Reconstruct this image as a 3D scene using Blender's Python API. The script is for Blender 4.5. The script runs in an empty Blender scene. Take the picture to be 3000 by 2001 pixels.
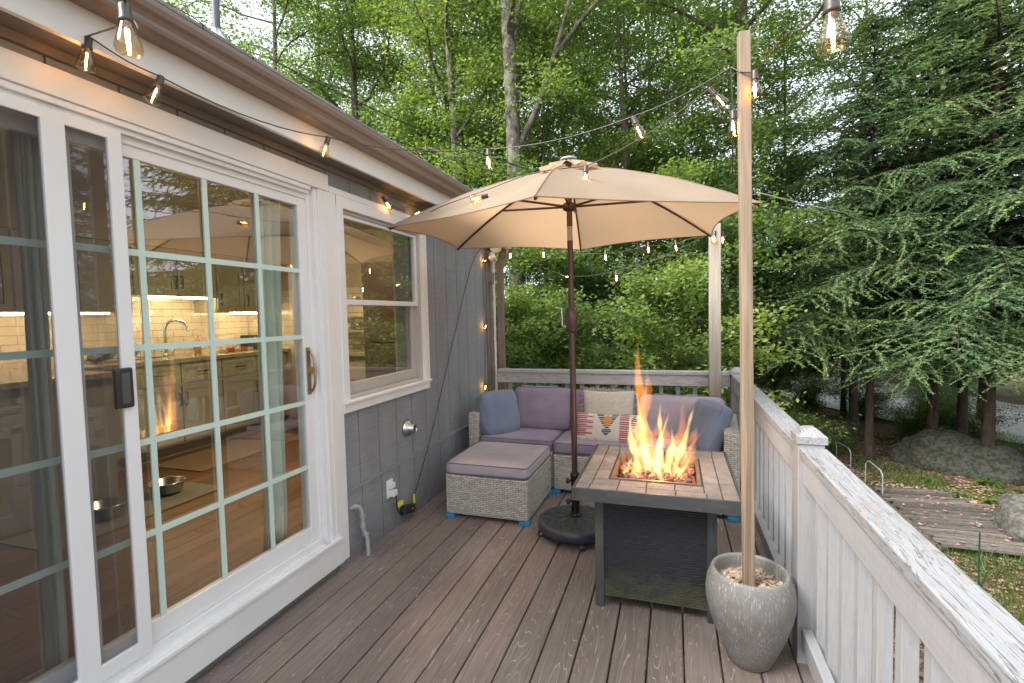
import bpy, bmesh, math, random
import numpy as np
from mathutils import Vector, Matrix, noise as mnoise

# ------------------------------------------------------------------ camera, sky, sun, exposure
sc = bpy.context.scene
C = sc.collection
R_ = math.radians
F_PX, YAW, PITCH, ROLL = 1446.2, .3173, .0517, -.0231
cam_d = bpy.data.cameras.new('camera'); cam = bpy.data.objects.new('camera', cam_d); C.objects.link(cam)
fw = Vector((-math.sin(YAW)*math.cos(PITCH), math.cos(YAW)*math.cos(PITCH), -math.sin(PITCH)))
rt = Vector((math.cos(YAW), math.sin(YAW), 0)); up = rt.cross(fw)
c_, s_ = math.cos(ROLL), math.sin(ROLL)
ax = c_*rt + s_*up; ay = -s_*rt + c_*up
m = Matrix((ax, ay, -fw)).transposed().to_4x4(); m.translation = Vector((1.702, 0, 1.433))
cam.matrix_world = m
cam_d.sensor_width = 36; cam_d.lens = F_PX/3000*36; cam_d.clip_start = .05; cam_d.clip_end = 600
sc.camera = cam
w = bpy.data.worlds.new('World'); sc.world = w; w.use_nodes = True
SUN_EL, SUN_AZ = R_(42), R_(228)
wn = w.node_tree.nodes; wl = w.node_tree.links
sky = wn.new('ShaderNodeTexSky'); sky.sky_type = 'NISHITA'; sky.sun_disc = False
sky.sun_elevation = SUN_EL; sky.sun_rotation = SUN_AZ; sky.air_density = .9; sky.dust_density = 6; sky.ozone_density = 1
bg = wn['Background']; bg.inputs['Strength'].default_value = .15
# thin high cloud over most of the sky
wtc = wn.new('ShaderNodeTexCoord'); wno = wn.new('ShaderNodeTexNoise'); wno.inputs['Scale'].default_value = 2.2; wno.inputs['Detail'].default_value = 6
wl.new(wtc.outputs['Generated'], wno.inputs['Vector'])
wmr = wn.new('ShaderNodeMapRange'); wmr.inputs[1].default_value = .3; wmr.inputs[2].default_value = .6; wmr.inputs[3].default_value = .55; wmr.inputs[4].default_value = .95
wl.new(wno.outputs['Fac'], wmr.inputs[0])
wmx = wn.new('ShaderNodeMix'); wmx.data_type = 'RGBA'; wl.new(wmr.outputs[0], wmx.inputs[0]); wl.new(sky.outputs[0], wmx.inputs[6]); wmx.inputs[7].default_value = (2.75, 2.9, 3.15, 1)
wl.new(wmx.outputs[2], bg.inputs['Color'])
sun_d = bpy.data.lights.new('sun', 'SUN'); sun_d.energy = 1.5; sun_d.angle = R_(30); sun_d.color = (1, .985, .96)
sun = bpy.data.objects.new('sun', sun_d); C.objects.link(sun)
sd = Vector((math.sin(SUN_AZ)*math.cos(SUN_EL), math.cos(SUN_AZ)*math.cos(SUN_EL), math.sin(SUN_EL)))
sun.rotation_euler = sd.to_track_quat('Z', 'Y').to_euler(); sun.location = (20, -10, 30)
sc.view_settings.view_transform = 'Standard'; sc.view_settings.look = 'None'
sc.view_settings.exposure = 2.2; sc.view_settings.gamma = 1
cy = sc.cycles
cy.use_denoising = True; cy.max_bounces = 8; cy.diffuse_bounces = 6; cy.glossy_bounces = 3
cy.transmission_bounces = 4; cy.transparent_max_bounces = 24; cy.volume_bounces = 0
cy.sample_clamp_indirect = 6; cy.caustics_reflective = False; cy.caustics_refractive = False
cy.blur_glossy = .5
rnd = random.Random(7)

# ------------------------------------------------------------------ material helpers
def nmat(name):
    m = bpy.data.materials.new(name); m.use_nodes = True
    return m, m.node_tree.nodes, m.node_tree.links, m.node_tree.nodes['Principled BSDF']
def nd(nt, typ, **kw):
    n = nt.new(typ)
    for k, v in kw.items():
        if k.startswith('i_'):
            k2 = k[2:]; n.inputs[int(k2) if k2.isdigit() else k2.replace('_', ' ')].default_value = v
        else: setattr(n, k, v)
    return n
def ramp(nt, stops, interp='LINEAR'):
    r = nt.new('ShaderNodeValToRGB'); r.color_ramp.interpolation = interp
    els = r.color_ramp.elements
    while len(els) < len(stops): els.new(.5)
    for e, (p, c) in zip(els, stops):
        e.position = p; e.color = (*c, 1) if len(c) == 3 else c
    return r
def coords(nt, lk, scale=(1, 1, 1), kind='Object'):
    tc = nt.new('ShaderNodeTexCoord'); mp = nt.new('ShaderNodeMapping'); mp.inputs['Scale'].default_value = scale
    lk.new(tc.outputs[kind], mp.inputs['Vector']); return mp.outputs[0]
def mixc(nt, lk, fac, a, b, blend='MIX'):
    n = nt.new('ShaderNodeMix'); n.data_type = 'RGBA'; n.blend_type = blend
    if isinstance(fac, (int, float)): n.inputs[0].default_value = fac
    else: lk.new(fac, n.inputs[0])
    for s, v in ((6, a), (7, b)):
        if isinstance(v, tuple): n.inputs[s].default_value = (*v, 1)
        else: lk.new(v, n.inputs[s])
    return n.outputs[2]
def mat(name, a, b=None, scale=5, stretch=(1, 1, 1), rough=.6, metal=0, bump=0, bscale=None, detail=5, island=0, spec=.5, sheen=0, contrast=(.3, .7)):
    m, nt, lk, P = nmat(name)
    P.inputs['Roughness'].default_value = rough; P.inputs['Metallic'].default_value = metal
    P.inputs['Specular IOR Level'].default_value = spec
    if sheen: P.inputs['Sheen Weight'].default_value = sheen; P.inputs['Sheen Roughness'].default_value = .6
    b = b or tuple(min(1, x*.8) for x in a)
    v = coords(nt, lk, stretch)
    n = nd(nt, 'ShaderNodeTexNoise', i_Scale=scale, i_Detail=detail, i_Roughness=.6); lk.new(v, n.inputs['Vector'])
    r = ramp(nt, [(contrast[0], a), (contrast[1], b)]); lk.new(n.outputs['Fac'], r.inputs[0])
    col = r.outputs[0]
    if island:
        g = nt.new('ShaderNodeNewGeometry')
        hv = nd(nt, 'ShaderNodeHueSaturation'); lk.new(col, hv.inputs['Color'])
        mr = nd(nt, 'ShaderNodeMapRange', i_3=1-island, i_4=1+island); lk.new(g.outputs['Random Per Island'], mr.inputs[0])
        lk.new(mr.outputs[0], hv.inputs['Value']); col = hv.outputs[0]
    lk.new(col, P.inputs['Base Color'])
    if bump:
        n2 = nd(nt, 'ShaderNodeTexNoise', i_Scale=bscale or scale*6, i_Detail=6); lk.new(v, n2.inputs['Vector'])
        bp = nd(nt, 'ShaderNodeBump', i_Strength=bump, i_Distance=.01); lk.new(n2.outputs['Fac'], bp.inputs['Height'])
        lk.new(bp.outputs[0], P.inputs['Normal'])
    return m

# ------------------------------------------------------------------ mesh helpers
class MB:
    def __init__(s): s.v = []; s.f = []; s.sm = []
    def add(s, vs, fs, smooth=False):
        o = len(s.v); s.v += [tuple(v) for v in vs]; s.f += [tuple(i+o for i in f) for f in fs]; s.sm += [smooth]*len(fs)
    def box(s, x0, x1, y0, y1, z0, z1, M=None):
        vs = [Vector((x, y, z)) for z in (z0, z1) for y in (y0, y1) for x in (x0, x1)]
        if M is not None: vs = [M @ v for v in vs]
        s.add(vs, [(0, 2, 3, 1), (4, 5, 7, 6), (0, 1, 5, 4), (2, 6, 7, 3), (0, 4, 6, 2), (1, 3, 7, 5)])
    def tube(s, pts, r, n=8, caps=True, smooth=True):
        pts = [Vector(p) for p in pts]; k = len(pts)
        rs = r if isinstance(r, (list, tuple)) else [r]*k
        vs = []; ref = None
        for i, p in enumerate(pts):
            t = (pts[min(i+1, k-1)] - pts[max(i-1, 0)]).normalized()
            if ref is None:
                ref = Vector((0, 0, 1)) if abs(t.z) < .9 else Vector((1, 0, 0))
                ref = (ref - t*ref.dot(t)).normalized()
            else:
                ref = (ref - t*ref.dot(t)).normalized()
            b = t.cross(ref)
            for j in range(n):
                a = 2*math.pi*j/n; vs.append(p + rs[i]*(math.cos(a)*ref + math.sin(a)*b))
        fs = [(i*n+j, i*n+(j+1) % n, (i+1)*n+(j+1) % n, (i+1)*n+j) for i in range(k-1) for j in range(n)]
        s.add(vs, fs, smooth)
        if caps: s.add([vs[j] for j in range(n)][::-1] + vs[-n:], [tuple(range(n)), tuple(range(n, 2*n))])
    def lathe(s, prof, n=24, M=None, smooth=True):
        vs = []
        for (r, z) in prof:
            for j in range(n):
                a = 2*math.pi*j/n; v = Vector((r*math.cos(a), r*math.sin(a), z)); vs.append(M @ v if M is not None else v)
        fs = [(i*n+j, i*n+(j+1) % n, (i+1)*n+(j+1) % n, (i+1)*n+j) for i in range(len(prof)-1) for j in range(n)]
        s.add(vs, fs, smooth)
    def build(s, name, m=None, parent=None, bevel=0, solid=0, **props):
        me = bpy.data.meshes.new(name); me.from_pydata(s.v, [], s.f)
        me.polygons.foreach_set('use_smooth', s.sm); me.update()
        return link(name, me, m, parent, bevel, solid, **props)
def link(name, me, m=None, parent=None, bevel=0, solid=0, **props):
    o = bpy.data.objects.new(name, me); C.objects.link(o)
    if m: me.materials.append(m)
    if parent is not None:
        o.parent = parent; o.matrix_parent_inverse = Matrix.Translation(parent.location).inverted() if False else Matrix.Identity(4)
        if props.pop('world', True): o.location = -Vector(parent.get('org', (0, 0, 0)))
        o['org'] = (0., 0., 0.)
    if bevel:
        b = o.modifiers.new('bevel', 'BEVEL'); b.width = bevel; b.segments = 2; b.limit_method = 'ANGLE'; b.angle_limit = R_(40)
    if solid:
        b = o.modifiers.new('solid', 'SOLIDIFY'); b.thickness = solid
    for k, v in props.items(): o[k] = v
    return o
# every thing's geometry is written in world coordinates; an Empty at its base parents the parts,
# parts get minus the base as location so they stay where they were written
def thing(name, label, cat, base=(0, 0, 0), group=None):
    o = bpy.data.objects.new(name, None); C.objects.link(o); o.location = base; o['org'] = tuple(float(x) for x in base)
    o['label'] = label; o['category'] = cat; o.empty_display_size = .1
    if group: o['group'] = group
    return o
def tag(o, label, cat, group=None):
    o['label'] = label; o['category'] = cat
    if group: o['group'] = group
    return o
def struct(o): o['kind'] = 'structure'; return o
def copy_tree(o, parent=None):
    c = o.copy(); C.objects.link(c)
    if parent is not None: c.parent = parent
    for ch in o.children: copy_tree(ch, c)
    return c
def smooth_path(pts, n=6):
    P = [Vector(p) for p in pts]; P = [P[0]] + P + [P[-1]]; out = []
    for i in range(1, len(P)-2):
        for k in range(n):
            t = k/n; a, b, c, d = P[i-1], P[i], P[i+1], P[i+2]
            out.append(.5*((2*b) + (c-a)*t + (2*a-5*b+4*c-d)*t*t + (3*b-a-3*c+d)*t**3))
    out.append(P[-2]); return out
def sag(a, b, s, n=8):
    a, b = Vector(a), Vector(b)
    return [a.lerp(b, i/n) - Vector((0, 0, s*4*(i/n)*(1-i/n))) for i in range(n+1)]
def cushion(mb, c, size, M=None, n=14, round_=.28, puff=.0, wr=.0, seed=0):
    """soft box: size (x, y, z) about c"""
    sx, sy, sz = (v/2 for v in size); e = 6; idx = {}; vs = []; fs = []
    def key(i, j, k): return (i, j, k)
    def pt(i, j, k):
        if (i, j, k) in idx: return idx[(i, j, k)]
        p = Vector((2*i/n-1, 2*j/n-1, 2*k/n-1))
        q = Vector([max(-1+round_*a, min(1-round_*a, x)) for x, a in zip(p, (1, 1, 1))])
        r = min(sx, sy, sz)*round_
        pos = Vector((p.x*sx, p.y*sy, p.z*sz))
        inner = Vector([max(-(h-r), min(h-r, x)) for x, h in zip(pos, (sx, sy, sz))])
        d = pos-inner
        if d.length > 1e-6: pos = inner + d.normalized()*min(d.length, r)
        bx, by = 1-p.x**2, 1-p.y**2
        pos.z *= 1 + puff*bx*by
        pos.x *= 1 + puff*.25*by*(1-p.z**2); pos.y *= 1 + puff*.25*bx*(1-p.z**2)
        if wr:
            nv = mnoise.noise_vector(pos*7 + Vector((seed*3.1, seed, 0)))*wr + mnoise.noise_vector(pos*18 + Vector((seed, 0, seed)))*wr*.4
            pos += nv
        idx[(i, j, k)] = len(vs); vs.append(pos); return idx[(i, j, k)]
    for i in range(n):
        for j in range(n):
            for k, fl in ((0, 1), (n, 0)):
                for perm in range(3):
                    q = [(i, j), (i+1, j), (i+1, j+1), (i, j+1)]
                    if fl: q = q[::-1]
                    if perm == 0: fs.append(tuple(pt(a, b, k) for a, b in q))
                    elif perm == 1: fs.append(tuple(pt(k, a, b) for a, b in q))
                    else: fs.append(tuple(pt(b, k, a) for a, b in q))
    T = Matrix.Translation(c) @ (M.to_4x4() if M is not None else Matrix.Identity(4))
    mb.add([T @ v for v in vs], fs, True)
    return T
def piping(mb, T, size, zs=(1, -1), r=.004, round_=.28, inset=.0):
    sx, sy, sz = (v/2 for v in size)
    for zz in zs:
        pts = []; rr = .03
        for cx, cy_, a0 in ((1, 1, 0), (-1, 1, 90), (-1, -1, 180), (1, -1, 270)):
            for a in range(0, 91, 30):
                t = R_(a0+a); pts.append(T @ Vector((cx*(sx-rr) + rr*math.cos(t), cy_*(sy-rr)+rr*math.sin(t), zz*(sz*(1-.12)))))
        pts.append(pts[0]); mb.tube(pts, r, 5, caps=False)

# ------------------------------------------------------------------ materials
WHITE = mat('white_trim_paint', (.80, .785, .77), (.75, .735, .72), 3, (1, 1, 1), .5, bump=.06, bscale=60)
WHITE2 = mat('white_vinyl', (.80, .80, .80), (.76, .76, .76), 3, (1, 1, 1), .35)
BROWN = mat('brown_gutter_paint', (.25, .185, .155), (.21, .15, .125), 6, (1, .3, 1), .4, bump=.03)
BLACKP = mat('black_plastic', (.02, .02, .022), (.03, .03, .03), 8, rough=.45)
SOCK = mat('socket_brown', (.05, .038, .032), (.07, .055, .045), 8, rough=.4)
DARKM = mat('dark_powder_metal', (.055, .062, .07), (.085, .09, .095), 12, rough=.45, metal=.3, bump=.05)
UMBM = mat('umbrella_bronze', (.085, .05, .042), (.10, .06, .05), 10, rough=.35, metal=.5)
STEEL = mat('brushed_steel', (.6, .6, .6), (.5, .5, .5), 10, rough=.25, metal=1)
BRASS = mat('old_brass', (.55, .42, .25), (.4, .3, .18), 20, rough=.3, metal=1)
GREY = mat('grey_pvc', (.45, .45, .45), (.35, .35, .34), 10, rough=.5)
YEL = mat('yellow_tag', (.8, .75, .04), (.75, .7, .03), 5, rough=.5)
BLUE = mat('blue_foam_foot', (.02, .28, .5), (.02, .22, .42), 8, rough=.6)

def siding_mat():
    m, nt, lk, P = nmat('grey_siding')
    v = coords(nt, lk, (1, .35, 6)); P.inputs['Roughness'].default_value = .75
    n = nd(nt, 'ShaderNodeTexNoise', i_Scale=22, i_Detail=8, i_Roughness=.7); lk.new(v, n.inputs['Vector'])
    v2 = coords(nt, lk, (1, 1, .4)); n3 = nd(nt, 'ShaderNodeTexNoise', i_Scale=4, i_Detail=4); lk.new(v2, n3.inputs['Vector'])
    r = ramp(nt, [(.3, (.20, .21, .228)), (.7, (.29, .302, .325))]); lk.new(n.outputs['Fac'], r.inputs[0])
    r3 = ramp(nt, [(.3, (.85, .85, .85)), (.7, (1.08, 1.07, 1.05))]); lk.new(n3.outputs['Fac'], r3.inputs[0])
    col = mixc(nt, lk, 1., r.outputs[0], r3.outputs[0], 'MULTIPLY')
    tc = nt.new('ShaderNodeTexCoord'); sp = nt.new('ShaderNodeSeparateXYZ'); lk.new(tc.outputs['Object'], sp.inputs[0])
    mr = nd(nt, 'ShaderNodeMapRange', i_1=.30, i_2=0., i_3=0., i_4=1.); lk.new(sp.outputs[2], mr.inputs[0])
    n5 = nd(nt, 'ShaderNodeTexNoise', i_Scale=16, i_Detail=8, i_Roughness=.7); lk.new(tc.outputs['Object'], n5.inputs['Vector'])
    mm = nd(nt, 'ShaderNodeMath', operation='MULTIPLY'); lk.new(mr.outputs[0], mm.inputs[0]); lk.new(n5.outputs['Fac'], mm.inputs[1])
    rr = ramp(nt, [(.22, (0, 0, 0)), (.6, (.6, .6, .6))]); lk.new(mm.outputs[0], rr.inputs[0])
    lk.new(mixc(nt, lk, rr.outputs[0], col, (.13, .115, .095)), P.inputs['Base Color'])
    bp = nd(nt, 'ShaderNodeBump', i_Strength=.35, i_Distance=.003); lk.new(n.outputs['Fac'], bp.inputs['Height']); lk.new(bp.outputs[0], P.inputs['Normal'])
    return m
SIDING = siding_mat()
def deck_mat():
    m, nt, lk, P = nmat('composite_deck_boards')
    P.inputs['Roughness'].default_value = .62
    g = nt.new('ShaderNodeNewGeometry')
    tc = nt.new('ShaderNodeTexCoord')
    comb = nt.new('ShaderNodeCombineXYZ'); mul = nd(nt, 'ShaderNodeMath', operation='MULTIPLY', i_1=37.)
    lk.new(g.outputs['Random Per Island'], mul.inputs[0]); lk.new(mul.outputs[0], comb.inputs[2]); lk.new(mul.outputs[0], comb.inputs[1])
    add = nd(nt, 'ShaderNodeVectorMath', operation='ADD'); lk.new(tc.outputs['Object'], add.inputs[0]); lk.new(comb.outputs[0], add.inputs[1])
    mp = nt.new('ShaderNodeMapping'); mp.inputs['Scale'].default_value = (11, .55, 1); lk.new(add.outputs[0], mp.inputs['Vector'])
    n = nd(nt, 'ShaderNodeTexNoise', i_Scale=1.0, i_Detail=2.0, i_Roughness=.4, i_Distortion=.1); lk.new(mp.outputs[0], n.inputs['Vector'])
    fr = nd(nt, 'ShaderNodeMath', operation='MULTIPLY', i_1=38.); lk.new(n.outputs['Fac'], fr.inputs[0])
    fr2 = nd(nt, 'ShaderNodeMath', operation='FRACT'); lk.new(fr.outputs[0], fr2.inputs[0])
    ln = ramp(nt, [(0, (0, 0, 0)), (.43, (0, 0, 0)), (.5, (1, 1, 1)), (.57, (0, 0, 0))]); lk.new(fr2.outputs[0], ln.inputs[0])
    # lines fade in patches
    n2 = nd(nt, 'ShaderNodeTexNoise', i_Scale=5., i_Detail=5); mp2 = nt.new('ShaderNodeMapping'); mp2.inputs['Scale'].default_value = (1.5, .6, 1)
    lk.new(add.outputs[0], mp2.inputs['Vector']); lk.new(mp2.outputs[0], n2.inputs['Vector'])
    rp = ramp(nt, [(.35, (.3, .3, .3)), (.62, (.95, .95, .95))]); lk.new(n2.outputs['Fac'], rp.inputs[0])
    lf = nd(nt, 'ShaderNodeMath', operation='MULTIPLY'); lk.new(ln.outputs[0], lf.inputs[0]); lk.new(rp.outputs[0], lf.inputs[1])
    # fine streaks
    mp3 = nt.new('ShaderNodeMapping'); mp3.inputs['Scale'].default_value = (90, 3, 1); lk.new(add.outputs[0], mp3.inputs['Vector'])
    n3 = nd(nt, 'ShaderNodeTexNoise', i_Scale=1, i_Detail=6, i_Roughness=.7); lk.new(mp3.outputs[0], n3.inputs['Vector'])
    base = ramp(nt, [(.25, (.145, .116, .103)), (.5, (.210, .172, .154)), (.75, (.27, .23, .207))]); lk.new(n3.outputs['Fac'], base.inputs[0])
    br = ramp(nt, [(0, (.86, .83, .82)), (.5, (1, 1, 1)), (1, (1.12, 1.05, 1.02))]); lk.new(g.outputs['Random Per Island'], br.inputs[0])
    col = mixc(nt, lk, 1., base.outputs[0], br.outputs[0], 'MULTIPLY')
    # broad damp / dusty patches
    n4 = nd(nt, 'ShaderNodeTexNoise', i_Scale=1.6, i_Detail=5); lk.new(tc.outputs['Object'], n4.inputs['Vector'])
    r4 = ramp(nt, [(.35, (.82, .80, .78)), (.65, (1.12, 1.12, 1.12))]); lk.new(n4.outputs['Fac'], r4.inputs[0])
    col = mixc(nt, lk, 1., col, r4.outputs[0], 'MULTIPLY')
    # green algae around the fire table and pot
    sub = nd(nt, 'ShaderNodeVectorMath', operation='DISTANCE'); lk.new(tc.outputs['Object'], sub.inputs[0]); sub.inputs[1].default_value = (1.75, 2.15, 0)
    mr = nd(nt, 'ShaderNodeMapRange', i_1=.85, i_2=.25, i_3=0., i_4=1.); lk.new(sub.outputs['Value'], mr.inputs[0])
    n5 = nd(nt, 'ShaderNodeTexNoise', i_Scale=9, i_Detail=6); lk.new(tc.outputs['Object'], n5.inputs['Vector'])
    r5 = ramp(nt, [(.42, (0, 0, 0)), (.7, (.5, .5, .5))]); lk.new(n5.outputs['Fac'], r5.inputs[0])
    mf = nd(nt, 'ShaderNodeMath', operation='MULTIPLY'); lk.new(mr.outputs[0], mf.inputs[0]); lk.new(r5.outputs[0], mf.inputs[1])
    col = mixc(nt, lk, mf.outputs[0], col, (.135, .125, .07))
    col = mixc(nt, lk, lf.outputs[0], col, (.50, .44, .40))
    lk.new(col, P.inputs['Base Color'])
    ad = nd(nt, 'ShaderNodeMath', operation='ADD'); lk.new(lf.outputs[0], ad.inputs[0]); lk.new(n3.outputs['Fac'], ad.inputs[1])
    bp = nd(nt, 'ShaderNodeBump', i_Strength=.35, i_Distance=.002); lk.new(ad.outputs[0], bp.inputs['Height']); lk.new(bp.outputs[0], P.inputs['Normal'])
    return m
DECK = deck_mat()
def peel_mat(name, along='y', amount=.5, under=(.17, .155, .145), base=((.27, .275, .285), (.33, .335, .345))):
    m, nt, lk, P = nmat(name); P.inputs['Roughness'].default_value = .6
    sc_ = (52, 11, 52) if along == 'y' else ((11, 52, 52) if along == 'x' else (52, 52, 11))
    v = coords(nt, lk, sc_)
    n = nd(nt, 'ShaderNodeTexNoise', i_Scale=1., i_Detail=9, i_Roughness=.62, i_Distortion=.6); lk.new(v, n.inputs['Vector'])
    v2 = coords(nt, lk, (2.5, 1.2, 2.5)); n2 = nd(nt, 'ShaderNodeTexNoise', i_Scale=1.4, i_Detail=3); lk.new(v2, n2.inputs['Vector'])
    # threshold shifts with the broad noise so flaking comes in patches
    ma = nd(nt, 'ShaderNodeMath', operation='MULTIPLY_ADD', i_1=.35, i_2=-.175); lk.new(n2.outputs['Fac'], ma.inputs[0])
    s = nd(nt, 'ShaderNodeMath', operation='ADD'); lk.new(n.outputs['Fac'], s.inputs[0]); lk.new(ma.outputs[0], s.inputs[1])
    t = .71 - .12*amount
    r = ramp(nt, [(t-.006, (0, 0, 0)), (t+.006, (1, 1, 1))]); lk.new(s.outputs[0], r.inputs[0])
    # hairline cracks
    sc2 = (60, 3.4, 60) if along == 'y' else ((3.2, 55, 55) if along == 'x' else (55, 55, 3.2))
    v3 = coords(nt, lk, sc2); n3 = nd(nt, 'ShaderNodeTexNoise', i_Scale=1, i_Detail=5, i_Distortion=1.6); lk.new(v3, n3.inputs['Vector'])
    r3 = ramp(nt, [(.474, (0, 0, 0)), (.492, (1, 1, 1)), (.508, (1, 1, 1)), (.526, (0, 0, 0))]); lk.new(n3.outputs['Fac'], r3.inputs[0])
    cr = nd(nt, 'ShaderNodeMath', operation='MULTIPLY', i_1=max(.15, min(1, 1.1*amount))); lk.new(r3.outputs[0], cr.inputs[0])
    n4 = nd(nt, 'ShaderNodeTexNoise', i_Scale=7, i_Detail=6)
    b = ramp(nt, [(.3, base[0]), (.7, base[1])]); lk.new(n4.outputs['Fac'], b.inputs[0])
    u = ramp(nt, [(.4, under), (.6, tuple(x*1.7 for x in under))]); lk.new(n.outputs['Fac'], u.inputs[0])
    col = mixc(nt, lk, cr.outputs[0], b.outputs[0], (.13, .12, .115))
    col = mixc(nt, lk, r.outputs[0], col, u.outputs[0])
    lk.new(col, P.inputs['Base Color'])
    inv = nd(nt, 'ShaderNodeMath', operation='MAXIMUM'); lk.new(r.outputs[0], inv.inputs[0]); lk.new(cr.outputs[0], inv.inputs[1])
    i2 = nd(nt, 'ShaderNodeMath', operation='SUBTRACT', i_0=1.); lk.new(inv.outputs[0], i2.inputs[1])
    bp = nd(nt, 'ShaderNodeBump', i_Strength=.5, i_Distance=.0012); lk.new(i2.outputs[0], bp.inputs['Height']); lk.new(bp.outputs[0], P.inputs['Normal'])
    return m
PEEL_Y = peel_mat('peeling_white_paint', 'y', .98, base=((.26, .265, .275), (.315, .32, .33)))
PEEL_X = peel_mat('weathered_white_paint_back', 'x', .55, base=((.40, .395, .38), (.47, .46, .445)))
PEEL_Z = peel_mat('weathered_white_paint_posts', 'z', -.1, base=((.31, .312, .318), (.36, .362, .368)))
def wicker_mat(name, c1, c2, cm, sx=38., kind='sofa'):
    m, nt, lk, P = nmat(name); P.inputs['Roughness'].default_value = .55
    tc = nt.new('ShaderNodeTexCoord')
    # use x+y as the running direction so both faces of a box get weave
    sep = nt.new('ShaderNodeSeparateXYZ'); lk.new(tc.outputs['Object'], sep.inputs[0])
    a = nd(nt, 'ShaderNodeMath', operation='ADD'); lk.new(sep.outputs[0], a.inputs[0]); lk.new(sep.outputs[1], a.inputs[1])
    geo = nt.new('ShaderNodeNewGeometry'); sn = nt.new('ShaderNodeSeparateXYZ'); lk.new(geo.outputs['True Normal'], sn.inputs[0])
    az = nd(nt, 'ShaderNodeMath', operation='ABSOLUTE'); lk.new(sn.outputs[2], az.inputs[0])
    gt = nd(nt, 'ShaderNodeMath', operation='GREATER_THAN', i_1=.7); lk.new(az.outputs[0], gt.inputs[0])
    mzy = nd(nt, 'ShaderNodeMix'); lk.new(gt.outputs[0], mzy.inputs[0]); lk.new(sep.outputs[2], mzy.inputs[2]); lk.new(sep.outputs[1], mzy.inputs[3])
    mxx = nd(nt, 'ShaderNodeMix'); lk.new(gt.outputs[0], mxx.inputs[0]); lk.new(a.outputs[0], mxx.inputs[2]); lk.new(sep.outputs[0], mxx.inputs[3])
    comb = nt.new('ShaderNodeCombineXYZ'); lk.new(mxx.outputs[0], comb.inputs[0]); lk.new(mzy.outputs[0], comb.inputs[1])
    n0 = nd(nt, 'ShaderNodeTexNoise', i_Scale=40, i_Detail=2); lk.new(comb.outputs[0], n0.inputs['Vector'])
    br = nt.new('ShaderNodeTexBrick'); br.offset = .5; br.inputs['Scale'].default_value = 1
    br.inputs['Brick Width'].default_value = .040 if kind == 'sofa' else .040; br.inputs['Row Height'].default_value = .0135 if kind == 'sofa' else .0125
    br.inputs['Mortar Size'].default_value = .0024; br.inputs['Mortar Smooth'].default_value = 1.; br.inputs['Bias'].default_value = 0
    br.inputs['Color1'].default_value = (*c1, 1); br.inputs['Color2'].default_value = (*c2, 1); br.inputs['Mortar'].default_value = (*cm, 1)
    lk.new(comb.outputs[0], br.inputs['Vector'])
    r = ramp(nt, [(.3, (.8, .8, .8)), (.7, (1.15, 1.15, 1.15))]); lk.new(n0.outputs['Fac'], r.inputs[0])
    col = mixc(nt, lk, 1., br.outputs['Color'], r.outputs[0], 'MULTIPLY')
    if kind == 'fire':   # algae climbing from the deck
        mr = nd(nt, 'ShaderNodeMapRange', i_1=.34, i_2=.02, i_3=0., i_4=1.); lk.new(sep.outputs[2], mr.inputs[0])
        n5 = nd(nt, 'ShaderNodeTexNoise', i_Scale=14, i_Detail=8, i_Roughness=.7); lk.new(tc.outputs['Object'], n5.inputs['Vector'])
        mm = nd(nt, 'ShaderNodeMath', operation='MULTIPLY'); lk.new(mr.outputs[0], mm.inputs[0]); lk.new(n5.outputs['Fac'], mm.inputs[1])
        rr = ramp(nt, [(.22, (0, 0, 0)), (.52, (.7, .7, .7))]); lk.new(mm.outputs[0], rr.inputs[0])
        col = mixc(nt, lk, rr.outputs[0], col, (.10, .105, .045))
    lk.new(col, P.inputs['Base Color'])
    inv = nd(nt, 'ShaderNodeMath', operation='SUBTRACT', i_0=1.); lk.new(br.outputs['Fac'], inv.inputs[1])
    bp = nd(nt, 'ShaderNodeBump', i_Strength=.9, i_Distance=.003); lk.new(inv.outputs[0], bp.inputs['Height']); lk.new(bp.outputs[0], P.inputs['Normal'])
    return m
WICK = wicker_mat('light_grey_wicker', (.62, .60, .51), (.45, .43, .375), (.13, .12, .10))
FWICK = wicker_mat('black_resin_weave', (.021, .023, .028), (.015, .017, .021), (.012, .013, .016), kind='fire')
def fabric(name, a, b, rough=.9, sc_=260, bump=.25, big=4):
    m, nt, lk, P = nmat(name); P.inputs['Roughness'].default_value = rough; P.inputs['Specular IOR Level'].default_value = .2
    P.inputs['Sheen Weight'].default_value = .25
    v = coords(nt, lk)
    n = nd(nt, 'ShaderNodeTexNoise', i_Scale=big, i_Detail=4); lk.new(v, n.inputs['Vector'])
    r = ramp(nt, [(.32, a), (.68, b)]); lk.new(n.outputs['Fac'], r.inputs[0]); lk.new(r.outputs[0], P.inputs['Base Color'])
    n2 = nd(nt, 'ShaderNodeTexNoise', i_Scale=sc_, i_Detail=3); lk.new(v, n2.inputs['Vector'])
    bp = nd(nt, 'ShaderNodeBump', i_Strength=bump, i_Distance=.001); lk.new(n2.outputs['Fac'], bp.inputs['Height']); lk.new(bp.outputs[0], P.inputs['Normal'])
    return m
LILAC = fabric('faded_lilac_fabric', (.21, .17, .245), (.31, .255, .31))
LILAC2 = fabric('pale_grey_lilac_fabric', (.34, .295, .325), (.43, .375, .395))
BLUEG = fabric('blue_grey_fabric', (.15, .18, .26), (.20, .235, .31))
PIPE = fabric('dark_piping', (.10, .09, .13), (.12, .11, .15))
CREAM = fabric('cream_woven_cotton', (.62, .57, .48), (.50, .45, .37), bump=.6, sc_=120, big=60)
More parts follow.
